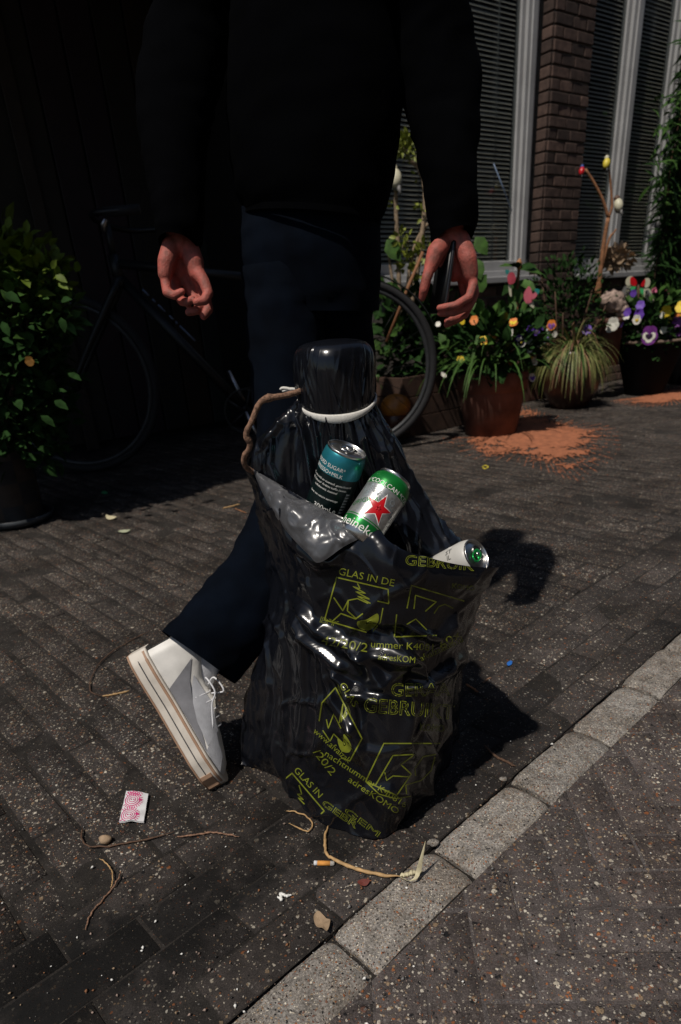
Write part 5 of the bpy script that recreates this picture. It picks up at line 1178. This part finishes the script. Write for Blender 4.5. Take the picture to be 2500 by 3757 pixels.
# dark shrub against the pillar
T5 = plant('evergreen_shrub', 'small-leaved dark evergreen shrub in front of the brick pillar', G(2080, 1440) + np.array([.1, .5, 0]), 'shrub')
bs5 = A(2080, 1180, pc2[1] + .35); clump(T5, 'foliage', bs5, (.42, .2, .52), 1500, .05, .026, M['leaf_d'], .4, inner=.2)
mb = MB()
for _ in range(9): d = rnd(); mb.tube(catmull([G(2080, 1440) + np.array([.1, .5, 0]), bs5 + np.array([d[0] * .2, d[1] * .1, -.2]), bs5 + d * np.array([.4, .2, .5])], 8), [.012, .004], 6)
obj('stems', mb, M['twig'], T5)
# climber at the right edge
T6 = plant('climbing_plant', 'tall dark green climber hanging down the right edge of the window', W(2.35, .12, 0), 'climber')
mb = MB(); ml = MB(); 
for k in range(9):
    a0 = 2.1 + .42 * rng.random(); P = catmull([W(a0, .12 + .1 * rng.random(), 0), W(a0 - .1 + .3 * rng.random(), .12, 1.0), W(a0 - .1 + .3 * rng.random(), .1, 1.9), W(a0 + .2 * rng.random(), .12, 2.9)], 30); mb.tube(P, [.008, .003], 5)
    for p in P:
        for _ in range(9): d = unit(rnd() + NW * .5 - ZU * .2); ml.leaf(p + rnd() * .09, d, unit(NW + ZU * .5 + rnd() * .4), .13 + .07 * rng.random(), .032, .5)
obj('stems', mb, M['twig'], T6); obj('foliage', ml, M['leaf_d'], T6)
mb = MB()
for _ in range(60): x, y = rng.uniform(2380, 2490), rng.uniform(330, 800); p = PL(x, y, WP0 + NW * .2, NW); mb.leaf(p, unit(rnd() + NW * .6), unit(NW + ZU), .16, .035, .4)
obj('foliage', mb, M['leaf'], T6)
# pale-stemmed shrub behind the right arm
T7 = plant('budding_shrub', 'pale bare stems with small yellow-green spring leaves behind the hand', G(1520, 1500) + np.array([0, .5, 0]), 'shrub')
YS = 5.15; mb = MB(); tips = []
for pts, r0, r1_ in (([(1470, 1180), (1465, 1060), (1462, 930), (1455, 800), (1452, 690)], .02, .014), ([(1500, 1180), (1530, 1000), (1548, 870), (1560, 760), (1556, 680), (1540, 620), (1500, 580), (1482, 520)], .021, .011), ([(1490, 1130), (1505, 980), (1532, 880), (1570, 820)], .015, .01), ([(1450, 1100), (1430, 960), (1420, 905)], .012, .006), ([(1540, 640), (1528, 590), (1525, 575)], .008, .004), ([(1560, 780), (1575, 740)], .008, .005), ([(1462, 940), (1480, 900), (1500, 885)], .009, .004)):
    P = catmull([A(x, y, YS + .02 * rng.random()) for x, y in pts], 18); mb.tube(P, [r0, r1_], 8); tips.append(P)
obj('stems', mb, M['bark_pale'], T7); ml = MB()
for x, y, n, s in ((1490, 540, 22, .045), (1500, 515, 14, .04), (1472, 535, 14, .04), (1505, 560, 12, .04), (1475, 560, 10, .035), (1470, 870, 14, .04), (1480, 900, 10, .035), (1560, 910, 16, .045), (1555, 790, 10, .035), (1450, 745, 6, .03), (1500, 955, 12, .045), (1480, 975, 12, .04), (1545, 990, 16, .045), (1520, 1000, 10, .04), (1560, 935, 10, .035), (1500, 880, 8, .03), (1535, 640, 6, .025), (1545, 760, 7, .03)):
    c = A(x, y, YS - .03)
    for _ in range(n): d = rnd(); ml.leaf(c + d * .03, unit(d + ZU * .3), rnd(), s * 1.3, s * .7, .3)
obj('leaves', ml, M['leaf_bud'], T7)
for x0, y0, x1, y1, w_ in ((1420, 880, 1460, 940, .12), (1400, 1040, 1450, 1090, .12), (1410, 1100, 1380, 1010, .1), (1745, 870, 1780, 920, .10), (1750, 950, 1762, 1010, .09), (1740, 1070, 1775, 1020, .12), (1450, 930, 1470, 900, .05)):
    mb = MB(); a, b = A(x0, y0, YS), A(x1, y1, YS - .05); mb.leaf(a, b - a, unit(CAM - a + ZU), float(np.linalg.norm(b - a)) * 1.2, w_, .2, .1); obj('leaf', mb, M['leaf'], T7)
clump(T7, 'foliage', A(1500, 1300, YS), (.28, .2, .45), 420, .09, .06, M['leaf_d'], .3, inner=.2); clump(T7, 'foliage', A(1590, 1260, YS + .05), (.3, .2, .35), 340, .085, .055, M['leaf_d'], .4, inner=.2)
mb = MB()
for x0, y0, x1, y1 in ((1410, 1420, 1440, 1380), (1400, 1290, 1430, 1270), (1465, 1210, 1500, 1190)):
    for _ in range(6): mb = MB(); p = A(x0 + rng.uniform(-15, 25), y0 + rng.uniform(-25, 15), YS - .15); mb.leaf(p, unit(rnd() + np.array([0, -.3, .3])), toCam(p), .075, .06, .2); obj('leaf', mb, M['leaf'], T7)
cn = MB(); cn.tube([A(1552, 925, 4.95), A(1500, 1050, 4.92), A(1418, 1255, 4.90)], [.011, .012, .011], 8); tag(obj('bamboo_cane', cn, M['bark_orange']), 'thin orange-brown bamboo cane leaning among the pale stems', 'cane')
# brown forked branch on the right
T8 = plant('bare_branch', 'forked orange-brown branch standing before the right window', G(2210, 1450) + np.array([.2, .6, 0]), 'branch')
YQ = pc3[1] + .1; mb = MB()
for pts, r0, r1_ in (([(2195, 1110), (2203, 1000), (2218, 880), (2232, 800)], .022, .016), ([(2232, 800), (2215, 740), (2180, 670), (2148, 620)], .014, .010), ([(2232, 800), (2246, 760), (2243, 700), (2236, 620)], .013, .008), ([(2203, 1000), (2235, 880), (2252, 855), (2262, 840)], .014, .005), ([(2180, 1110), (2200, 1020)], .02, .014), ([(2238, 800), (2222, 770)], .01, .006)):
    mb.tube(catmull([A(x, y, YQ) for x, y in pts], 12), [r0, r1_], 8)
obj('stem', mb, M['bark_orange'], T8)
ml = MB()
for x, y in ((2235, 945), (2262, 950), (2248, 965), (2300, 950), (2268, 930)):
    c = A(x, y, YQ + .1)
    for _ in range(30): d = rnd(); ml.leaf(c + d * .03, d, rnd(), .07, .05, .4)
obj('dry_flower_heads', ml, M['leaf_brown'], T8)
# bush at the left edge
T9 = plant('leafy_bush', 'bushy plant with yellow-green leaves at the left edge', pc5 + ZU * .44, 'bush')
YL = pc5[1]
for x, y, rx, rz_, n, mm, L in ((50, 990, .22, .16, 170, 'leaf_y', .062), (150, 1030, .16, .12, 120, 'leaf_y', .058), (70, 1130, .24, .2, 420, 'leaf', .062), (40, 1250, .26, .24, 560, 'leaf_d', .062), (60, 1420, .27, .26, 600, 'leaf_d', .066), (50, 1580, .27, .22, 480, 'leaf_d', .062), (20, 930, .16, .12, 110, 'leaf_y', .06), (190, 1130, .12, .14, 110, 'leaf', .058)):
    clump(T9, 'foliage', A(x, y, YL), (rx, rx * .9, rz_), n, L, L * .62, M[mm], .5, inner=.3)  # leaf colours carry the light: sunlit yellow-green top, shaded dark lower part
ml = MB()
for x, y, dx, dy, s in ((205, 1010, 30, 15, .12), (215, 1040, 25, 10, .11), (190, 985, 10, -25, .1), (225, 1165, 10, 35, .13), (225, 1105, 20, -10, .12), (20, 1075, 30, 15, .16), (8, 1180, 15, 30, .14), (10, 1240, 30, 10, .12), (250, 1370, 45, 15, .14), (200, 1470, 40, 20, .15), (150, 1525, 60, 35, .16)):
    p = A(x, y, YL - .3); q = A(x + dx, y + dy, YL - .32); ml = MB(); ml.leaf(p, q - p, toCam(p, .8), s * .45, s * .26, .25, .12); obj('leaf', ml, M['leaf_y'] if y < 1060 else M['leaf_d'], T9)
p = A(108, 1325, YL - .33); pansy(T9, p, toCam(p), .032, mat('petal_ochre', (.22, .10, .012), .6), None, None)
mb = MB()
for _ in range(10): d = rnd(); mb.tube(catmull([pc5 + ZU * .43, A(70, 1500, YL) + d * .1, A(90 + 60 * d[0], 1050 + 60 * d[1], YL)], 10), [.014, .005], 6)
obj('stems', mb, M['twig'], T9)

# ------------------------------------------------------------------ garden ornaments
def orn(name, label_, p, cat): return thing(name, label_, cat, p)
def wing(t, pts, Y, m, name='wing', tilt=0.0, th=.004):
    P = [A(x, y, Y + tilt * (x - pts[0][0]) * .001) for x, y in pts]; P = list(catmull(P, len(P) * 4, True)); c = np.mean(P, axis=0); v = unit(CAM - c); n = len(P); mb = MB()
    mb.add(P + [p - v * th for p in P], [tuple(range(n)), tuple(range(2 * n - 1, n - 1, -1))] + [(i, (i + 1) % n, n + (i + 1) % n, n + i) for i in range(n)]); return obj(name, mb, m, t, smooth=False)
Yb = pc1[1] - .05
o1 = orn('butterfly_ornament', 'bright pink butterfly ornament hanging on the leathery shrub', A(1943, 1085, Yb), 'ornament')
wing(o1, [(1940, 1050), (1950, 1062), (1955, 1090), (1952, 1108), (1930, 1112), (1922, 1080)], Yb, M['pink']); wing(o1, [(1950, 1085), (1965, 1072), (1972, 1082), (1962, 1095), (1952, 1098)], Yb - .01, M['pink']); wing(o1, [(1930, 1108), (1955, 1102), (1960, 1130), (1945, 1122)], Yb + .006, M['creamp']); wing(o1, [(1963, 1060), (1980, 1062), (1976, 1078), (1966, 1078)], Yb + .02, M['tealp'])
o2 = orn('butterfly_ornament', 'red and teal butterfly ornament half hidden under the shrub leaves', A(1875, 1020, Yb), 'ornament')
wing(o2, [(1868, 1002), (1885, 1000), (1893, 1022), (1885, 1040), (1868, 1042), (1862, 1020)], Yb, mat('ornament_rose', (.45, .06, .09), .5)); wing(o2, [(1855, 990), (1868, 992), (1868, 1005), (1858, 1006)], Yb + .01, M['tealp']); wing(o2, [(1866, 1045), (1874, 1045), (1878, 1085), (1870, 1082)], Yb + .01, M['creamp'])
Yc = pc3[1] - .1
o3 = orn('butterfly_ornament', 'butterfly ornament with red, white and green wings above the black tub', A(2350, 1070, Yc), 'ornament')
C5 = lambda x, y: (2050 + x * .287, 950 + y * .287)
for wpts, mm, yo in (([(860, 270), (900, 225), (950, 230), (920, 335), (865, 330)], 'creamp', 0), ([(925, 235), (960, 235), (1000, 290), (985, 345), (930, 330), (915, 280)], 'red', -.006), ([(860, 345), (930, 335), (990, 350), (930, 430), (850, 500), (770, 515)], 'creamp', .004), ([(930, 360), (990, 345), (960, 410), (910, 390)], 'greenp', -.004), ([(770, 515), (830, 370), (870, 350), (840, 470)], 'greyp', -.001), ([(1100, 260), (1150, 245), (1175, 290), (1150, 355), (1100, 360)], 'creamp', 0), ([(1060, 310), (1110, 255), (1095, 345), (1055, 350)], 'red', -.006), ([(1040, 380), (1150, 375), (1190, 440), (1220, 540), (1170, 560), (1080, 460)], 'creamp', .004), ([(1040, 380), (1085, 385), (1085, 450), (1060, 440)], 'greenp', -.004), ([(1110, 430), (1150, 400), (1215, 545), (1175, 555)], 'greyp', -.001)):
    wing(o3, [C5(*q) for q in wpts], Yc + yo, M[mm])
mb = MB()
for x, y in ((880, 380), (900, 425), (865, 455), (840, 480), (905, 385), (1120, 420), (1140, 455)): c = A(*C5(x, y), Yc - .012); mb.lathe([(.012, 0), (.010, .003), (.0005, .004)], c, np.array([cw(1, 0, 0), cw(0, 1, 0), cw(0, 0, -1)]), 10)
obj('spots', mb, M['inkblack'], o3)['kind'] = 'stuff'
mb = MB(); mb.tube([A(*C5(1020, 330), Yc), A(*C5(1020, 480), Yc), A(*C5(1020, 700), Yc)], [.008, .01, .005], 8); obj('body', mb, M['twig'], o3)
o4 = orn('stone_ornament', 'carved pale stone head on a clay stand behind the sedge', A(2250, 1180, pc3[1] - .1), 'ornament')
mb = MB(); c = A(2245, 1110, pc3[1] - .15); bm = bmesh.new(); bmesh.ops.create_icosphere(bm, subdivisions=4, radius=1)
for v in bm.verts: q = np.array(v.co); v.co = Vector(q * (1 + .22 * nz(q, 2.4, 3) + .14 * ridged(q, 4, 4, 4, 2)))
bm.verts.index_update(); mb.add([c + np.array([v.co.x * .10 + .05 * max(0, -v.co.z) * 1, v.co.y * .08, v.co.z * .085]) for v in bm.verts], [[v.index for v in f.verts] for f in bm.faces])
mb.add([c + np.array([.085 + v.co.x * .055, v.co.y * .05 - .02, -.07 + v.co.z * .05]) for v in bm.verts], [[v.index for v in f.verts] for f in bm.faces]); bm.free(); obj('head', mb, M['stone'], o4)
mb = MB(); cb_ = A(2240, 1180, pc3[1] - .1); mb.lathe([(.10, -.35), (.105, -.02), (.12, 0), (.12, .03), (.001, .035)], cb_, None, 24, cap0=True); obj('stand', mb, M['terracotta'], o4)
def bird(label_, px, py, Y, s, tilt, mb_body, m_back, m_head):
    p = A(px, py, Y); t = orn('bird_ornament', label_, p, 'ornament'); d = cw(math.sin(tilt), -math.cos(tilt), 0); e = cw(math.cos(tilt), math.sin(tilt), 0); f = cw(0, 0, -1)
    def blob(c, ra, rb, rc_, m, nm): 
        mb = MB(); mb.lathe([(max(.0004, math.sin(a)) * rb, -math.cos(a) * ra) for a in np.linspace(0, math.pi, 12)], c, np.array([e, f, d]), 16); return obj(nm, mb, m, t)
    blob(p, s, s * .68, s * .6, mb_body, 'breast'); blob(p - f * s * .25 + e * s * .1 - d * s * .2, s * .95, s * .66, s, m_back, 'back'); blob(p + d * s * 1.05 - e * s * .1, s * .48, s * .46, s, m_head, 'head')
    mb = MB(); mb.tube([p + d * s * 1.1 - e * s * .4, p + d * s * 1.15 - e * s * .8], [s * .14, s * .02], 6); obj('beak', mb, M['inkblack'], t)
    mb = MB(); mb.tube([p - d * s * .7 + e * s * .2, p - d * s * 1.7 + e * s * .35], [s * .28, s * .16], 6); obj('tail', mb, m_back, t); return t
bird('yellow-breasted bird ornament on the tip of the brown branch', 2226, 600, YQ - .02, .042, .15, M['yellowp'], M['inkblack'], M['creamp'])
bird('white-breasted bird ornament low on the brown branch', 2270, 752, YQ - .02, .052, -.15, M['creamp'], M['greyp'], mat('ornament_brown', (.10, .05, .03), .6))
bird('red and blue bird ornament on the left fork of the branch', 2135, 628, YQ - .02, .034, .2, M['red'], M['inkblack'], M['bluep'])
bird('grey and white bird ornament on the pale stem behind the arm', 1452, 655, YS - .03, .062, -.1, M['creamp'], M['greyp'], M['creamp'])
o5 = orn('clay_gourd', 'orange gourd on brown base lying behind the bicycle wheel', G(1450, 1560) + np.array([0, .1, 0]), 'ornament')
cg = A(1452, 1492, 4.62); mb = MB(); mb.lathe([(max(.0005, math.sin(a)) * .105, -math.cos(a) * .085) for a in np.linspace(.9, math.pi, 14)], cg, None, 36, wob=lambda a, z: 1 - .04 * abs(math.sin(a * 4)) ** 6); obj('dome', mb, M['pumpkin'], o5)
mb = MB(); mb.lathe([(.04, -.19), (.085, -.17), (.09, -.06), (.085, -.05)], cg, None, 30, cap0=True); obj('base', mb, M['glazed'], o5)

# ------------------------------------------------------------------ orange sand spilled by the pots
def sand(label_, poly, seed, fade):
    cx = np.mean([p[0] for p in poly]); cy = np.mean([p[1] for p in poly]); mb = MB(); Q = catmull([(x, y, 0) for x, y in poly], 60, True)[:, :2]
    GP = [G(x, y) for x, y in Q]; ctr = np.mean(GP, axis=0); nx = 230; xs = np.array(GP)[:, 0]; ys = np.array(GP)[:, 1]; x0, x1, y0, y1 = xs.min() - .1, xs.max() + .1, ys.min() - .1, ys.max() + .1
    an = np.arctan2(ys - ctr[1], xs - ctr[0]); rr = np.hypot(xs - ctr[0], ys - ctr[1]); o_ = np.argsort(an); an, rr = an[o_], rr[o_]
    V = {}; vs = []; fs = []; ny = nx
    def h(x, y):
        a = math.atan2(y - ctr[1], x - ctr[0]); R_ = np.interp(a, an, rr, period=2 * math.pi); q = math.hypot(x - ctr[0], y - ctr[1]) / R_
        return (1 - q) * fade * 1.15 - .06 + .45 * noise.fractal(Vector((x * 7 + seed, y * 7, seed)), .8, 2.1, 4) + .35 * noise.noise(Vector((x * 45, y * 45, seed))) + .6 * noise.noise(Vector((x * 130, y * 130, seed))) * min(1, q * 1.3)
    H = [[h(x0 + (x1 - x0) * i / nx, y0 + (y1 - y0) * j / ny) for i in range(nx + 1)] for j in range(ny + 1)]
    def vid(i, j):
        if (i, j) not in V: V[(i, j)] = len(vs); vs.append((x0 + (x1 - x0) * (i + rng.uniform(-.3, .3)) / nx, y0 + (y1 - y0) * (j + rng.uniform(-.3, .3)) / ny, .0045 + .006 * min(1, max(0, H[j][i]))))
        return V[(i, j)]
    for j in range(ny):
        for i in range(nx):
            if min(H[j][i], H[j + 1][i], H[j][i + 1], H[j + 1][i + 1]) > 0: fs.append((vid(i, j), vid(i + 1, j), vid(i + 1, j + 1), vid(i, j + 1)))
    mb.add(vs, fs)
    for _ in range(2600):
        k = rng.integers(0, len(GP)); p = ctr + (GP[k] - ctr) * rng.uniform(.5, 1.3); s = rng.uniform(.0015, .005); q = np.array([p[0], p[1], .003]); mb.add([q + ZU * s, q + np.array([s, 0, 0]), q + np.array([-s * .5, s, 0]), q + np.array([-s * .5, -s, 0])], [(0, 1, 2), (0, 2, 3), (0, 3, 1)])
    o = obj('orange_sand', mb, M['osand']); tag(o, label_, 'sand', kind='stuff')
sand('orange brick sand spilled over the paving in front of the terracotta pot', [(1690, 1612), (1780, 1660), (1900, 1675), (2000, 1700), (2080, 1720), (2150, 1680), (2200, 1630), (2190, 1580), (2100, 1555), (2000, 1535), (1950, 1515), (1900, 1510), (1880, 1560), (1800, 1600)], 1.3, 1.1)
sand('small drift of orange sand beside the black tub', [(2290, 1470), (2400, 1485), (2520, 1470), (2600, 1450), (2560, 1425), (2450, 1430), (2380, 1455)], 4.1, .9)

# ------------------------------------------------------------------ litter
def flat(name, label_, cat, pts, m, z=.004, curl=.004, thick=.0006, cup=0.0):
    P = [G(x, y) for x, y in pts]; P = list(catmull(P, len(P) * 3, True)); c = np.mean(P, axis=0); n = len(P); mb = MB(); vs = []
    for k in (0, .5, 1.0):
        for p in P:
            q = c + (p - c) * k; vs.append(q + ZU * (z + curl * (nz(q, 60, 3) + .4) + cup * k * k))
    fs = [(n + i, n + (i + 1) % n, 2 * n + (i + 1) % n, 2 * n + i) for i in range(n)] + [(i, (i + 1) % n, n + (i + 1) % n, n + i) for i in range(n)]
    mb.add(vs, fs); o = obj(name, mb, m); return tag(o, label_, cat)
pk_ = thing('paper_packet', 'white sugar packet printed with two magenta sun faces, left of the shoe', 'packet', G(492, 2965))
cnr = [(466, 2910), (547, 2920), (530, 3023), (440, 3023)]
def pkt(u, v, z=0.0):
    a = np.array(cnr[0]) * (1 - u) + np.array(cnr[1]) * u; b = np.array(cnr[3]) * (1 - u) + np.array(cnr[2]) * u; q = a * (1 - v) + b * v; p = G(*q); return p + ZU * (.006 + .003 * math.sin(u * 3.2) + .0025 * nz((u * 3, v * 4, 1)) + z)
mb = MB(); mb.grid(np.array([[pkt(u, v) for u in np.linspace(0, 1, 12)] for v in np.linspace(0, 1, 14)])); mb.grid(np.array([[pkt(u, v, -.003) for u in np.linspace(0, 1, 12)] for v in np.linspace(0, 1, 14)])); obj('paper', mb, M['paper'], pk_)
for cu_, cv in ((.38, .30), (.36, .80), (.42, -.12)):
    mb = MB()
    def ok(u, v): return 0 <= u <= 1 and 0 <= v <= 1
    for r_, w_ in ((.30, .035), (.22, .03), (.13, .03)):
        for k in range(40):
            a0, a1 = 2 * math.pi * k / 40, 2 * math.pi * (k + 1) / 40; q = [(cu_ + rr * math.cos(a), cv + rr * .62 * math.sin(a)) for rr, a in ((r_, a0), (r_ + w_, a0), (r_ + w_, a1), (r_, a1))]
            if all(ok(*x) for x in q): mb.add([pkt(*x, .0005) for x in q], [(0, 1, 2, 3)])
    for k in range(26):
        a0 = 2 * math.pi * k / 26; q = [(cu_ + rr * math.cos(a), cv + rr * .62 * math.sin(a)) for rr, a in ((.35, a0 - .05), (.46, a0 - .04), (.46, a0 + .04), (.35, a0 + .05))]
        if all(ok(*x) for x in q): mb.add([pkt(*x, .0005) for x in q], [(0, 1, 2, 3)])
    for dx, dy, r_ in ((.33, -.03, .07), (-.05, .0, .035), (.06, .0, .035)):
        for k in range(12):
            a0, a1 = 2 * math.pi * k / 12, 2 * math.pi * (k + 1) / 12; q = [(cu_ + dx, cv + dy), (cu_ + dx + r_ * math.cos(a0), cv + dy + r_ * .62 * math.sin(a0)), (cu_ + dx + r_ * math.cos(a1), cv + dy + r_ * .62 * math.sin(a1))]
            if all(ok(*x) for x in q): mb.add([pkt(*x, .0007) for x in q], [(0, 1, 2)])
    if mb.v: obj('printed_emblem', mb, M['magenta'], pk_)
ci = thing('cigarette_butt', 'orange-tipped cigarette butt lying in front of the bag', 'cigarette butt', G(1190, 3166))
a, b = G(1153, 3166, .0045), G(1228, 3168, .0045); rc = .0042
mb = MB(); mb.tube([a, a + (b - a) * .17], rc, 14); obj('paper', mb, M['paper'], ci); mb = MB(); mb.tube([a + (b - a) * .171, a + (b - a) * .8], rc * 1.02, 14); obj('filter', mb, M['filter'], ci); mb = MB(); mb.tube([a + (b - a) * .801, b - (b - a) * .05, b], [rc, rc * .95, rc * .7], 14); obj('ash_end', mb, M['ash'], ci)
flat('dry_leaf', 'pale tan broken leaf beside the kerb joint', 'leaf', [(1155, 3375), (1170, 3360), (1190, 3372), (1200, 3385), (1214, 3392), (1210, 3420), (1200, 3437), (1185, 3425), (1165, 3415), (1155, 3395)], M['leaf_brown'], .005, .006, cup=.004)
def twig(name, label_, cat, pts, r, m, z=.004):
    P = catmull([G(x, y, z + (q[2] if len(q) > 2 else 0)) for q in pts for x, y in [(q[0], q[1])]], 60); o_ = rng.random() * 40
    P = P + np.array([[.0022 * nz((i * .22, o_, 0)), .0022 * nz((i * .22, o_, 9)), .0015 * abs(nz((i * .3, o_, 5)))] for i in range(60)])
    rr = np.interp(np.linspace(0, 1, 60), np.linspace(0, 1, 1 if np.isscalar(r) else len(r)), np.atleast_1d(r)) * np.array([1 + .45 * nz((i * .5, o_, 3)) for i in range(60)]); rr[:6] *= np.linspace(.35, 1, 6); rr[-8:] *= np.linspace(1, .3, 8)
    mb = MB(); mb.tube(P, rr, 7); return tag(obj(name, mb, m), label_, cat)
twig('dry_stalk', 'long curved tan stalk running from under the bag to the kerb', 'stalk', [(1205, 3030), (1193, 3070), (1195, 3110), (1205, 3140), (1250, 3165), (1330, 3195), (1400, 3210), (1470, 3216)], [.0022, .0028, .0034, .003], M['straw'], .006)
mb = MB(); gp = [(1470, 3218), (1490, 3228), (1505, 3232), (1525, 3222), (1535, 3200)]; P = [G(x, y, .005 + .004 * i) for i, (x, y) in enumerate(gp)]; e0 = P[-1]; d = unit(A(1562, 3085, e0[1] + .005) - e0); L = np.linalg.norm(A(1562, 3085, e0[1] + .005) - e0)
P = P + [e0 + d * L * t for t in (.3, .65, 1.0)]; Pq_ = catmull(P, 34); sd_ = cw(1, .15, 0); w_ = np.interp(np.linspace(0, 1, 34), [0, .4, .65, 1], [.0022, .003, .0042, .0004]); mb.grid(np.array([[p - sd_ * w, p + cw(0, 0, -1) * .0008, p + sd_ * w] for p, w in zip(Pq_, w_)])); tag(obj('straw_leaf', mb, M['strawpale']), 'pale straw blade sticking up from the end of the stalk', 'straw')
twig('straw_piece', 'flat pale straw piece lying on the kerb stone', 'straw', [(1468, 3214), (1510, 3205), (1550, 3197)], [.003, .0042, .003], M['strawpale'], .007)
twig('twig', 'thin brown twig hooked over at the left of the bag bottom', 'twig', [(1050, 2976), (1090, 2980), (1130, 3000), (1148, 3025), (1130, 3050), (1100, 3040), (1060, 3020)], .0014, M['straw'])
twig('twig', 'brown twig with pale end under the paper packet', 'twig', [(305, 3035), (300, 3080), (330, 3105), (400, 3105), (480, 3090), (560, 3075), (640, 3050)], .0016, M['twig'])
twig('twig', 'short brown twig lying towards the bag from the left', 'twig', [(650, 3070), (720, 3062), (780, 3055), (830, 3062), (878, 3070)], .0017, M['bark'])
twig('twig', 'dark forked twig at the lower left joint', 'twig', [(445, 3200), (420, 3250), (370, 3310), (330, 3360), (316, 3412)], .0015, M['bark'])
twig('dry_grass_blade', 'curled dry grass blade above the dark twig', 'grass', [(365, 3150), (395, 3175), (412, 3200), (415, 3235), (405, 3260)], .0012, M['straw'])
twig('twig', 'dark stick right of the bag beside the kerb', 'twig', [(1778, 2735), (1820, 2775), (1860, 2795), (1890, 2812)], .0028, M['twig'])
twig('twig', 'brown splinter right of the bag under the blue scrap', 'twig', [(1710, 2510), (1735, 2525), (1755, 2540)], .0028, M['bark_orange'])
twig('twig', 'small brown stick pointing to the blue scrap', 'twig', [(1772, 2505), (1790, 2492), (1802, 2486)], .002, M['bark'])
twig('straw_piece', 'pale straw on the paving left of the sneaker', 'straw', [(375, 2555), (420, 2548), (475, 2535)], .0024, M['straw'])
twig('dark_string', 'dark string looping on the paving behind the heel', 'string', [(550, 2315), (480, 2350), (400, 2400), (345, 2465), (330, 2530), (370, 2555)], .0016, M['twig'])
twig('straw_piece', 'yellow straw in the shade near the woody stem', 'straw', [(818, 1865), (850, 1858), (880, 1850)], .0042, M['straw']); twig('straw_piece', 'orange straw beside the yellow one', 'straw', [(862, 1865), (885, 1875), (905, 1882)], .003, M['bark_orange'])
flat('pale_leaf', 'cream leaf on the dark paving near the striped pot', 'leaf', [(390, 1895), (405, 1896), (428, 1900), (425, 1906), (405, 1910), (393, 1907)], M['strawpale'], .006, .004)
flat('pale_leaf', 'long pale green leaf just below the cream leaf', 'leaf', [(435, 1954), (460, 1948), (482, 1948), (470, 1957), (450, 1959)], mat('litter_leaf_pale', (.36, .38, .26), .7), .006, .004)
flat('green_leaf', 'small green leaf in the shade above the cream leaf', 'leaf', [(372, 1812), (385, 1806), (398, 1812), (388, 1818)], M['greenp'], .006, .004)
flat('blue_scrap', 'small bright blue plastic scrap right of the bag', 'scrap', [(1860, 2440), (1872, 2432), (1880, 2434), (1876, 2446), (1864, 2449)], M['litterblue'], .005, .003)
flat('red_leaf', 'little dark red leaf between cigarette butt and kerb', 'leaf', [(1312, 3244), (1330, 3232), (1358, 3240), (1345, 3256), (1322, 3254)], M['leaf_red'], .004, .004)
twig('paper_shred', 'crumpled white paper shred left of the tan leaf', 'shred', [(1020, 3288), (1035, 3302), (1030, 3280), (1050, 3286), (1070, 3283)], .0024, M['white'])
twig('yellow_loop', 'tiny yellow rubber ring on the paving behind the bag', 'ring', [(1770, 1713), (1782, 1708), (1792, 1714), (1780, 1720), (1770, 1714)], .0035, M['yellowp'])
def chip(name, label_, px, py, s, m, cat='pebble', fl=.55):
    p = G(px, py); mb = MB(); bm = bmesh.new(); bmesh.ops.create_icosphere(bm, subdivisions=2, radius=s); o_ = rng.random() * 50
    for v in bm.verts: q = np.array(v.co); k = 1 + .35 * nz(q / s, 1.1, o_); v.co = Vector((q[0] * k, q[1] * k * .75, q[2] * k * fl))
    bm.verts.index_update(); mb.add([p + np.array(v.co) + ZU * s * fl * .7 for v in bm.verts], [[v.index for v in f.verts] for f in bm.faces]); bm.free(); return tag(obj(name, mb, m), label_, cat)
chip('cement_chip', 'grey cement chip at the broken kerb joint', 1590, 3098, .011, M['kerb'], 'chip'); chip('snail_shell', 'small brown round seed pod below the sugar packet', 390, 3090, .0115, M['leaf_brown'], 'seed', .8); chip('cement_chip', 'little grey chip right of the bag near the kerb', 1848, 2862, .008, M['kerb'], 'chip')
# loose grit scattered over the stones
grit = MB(); GM = [M['white'], M['leaf_brown'], M['stone'], M['bark_orange'], M['inkblack'], M['greyp']]
for _ in range(1300):
    x, y = rng.uniform(-60, 2560), 1750 + 2050 * rng.random() ** .8; p = G(x, y); s = .0009 + .003 * rng.random() ** 4
    if abs(x - 1250) < 330 and 2300 < y < 3000: continue
    q = p + ZU * (.002 + s * .3); u = rnd(); u[2] = 0; u = unit(u); v = np.array([-u[1], u[0], 0]); mi = int(rng.choice(6, p=[.16, .26, .26, .10, .06, .16]))
    grit.add([q + ZU * s * .7, q + u * s * 1.2, q + v * s * .8, q - u * s * 1.1, q - v * s * .75, q - ZU * s * .5], [(0, 1, 2), (0, 2, 3), (0, 3, 4), (0, 4, 1), (5, 2, 1), (5, 3, 2), (5, 4, 3), (5, 1, 4)], mi)
tag(obj('grit', grit, GM), 'loose pale grit and tiny pebbles strewn over the paving', 'grit', kind='stuff')
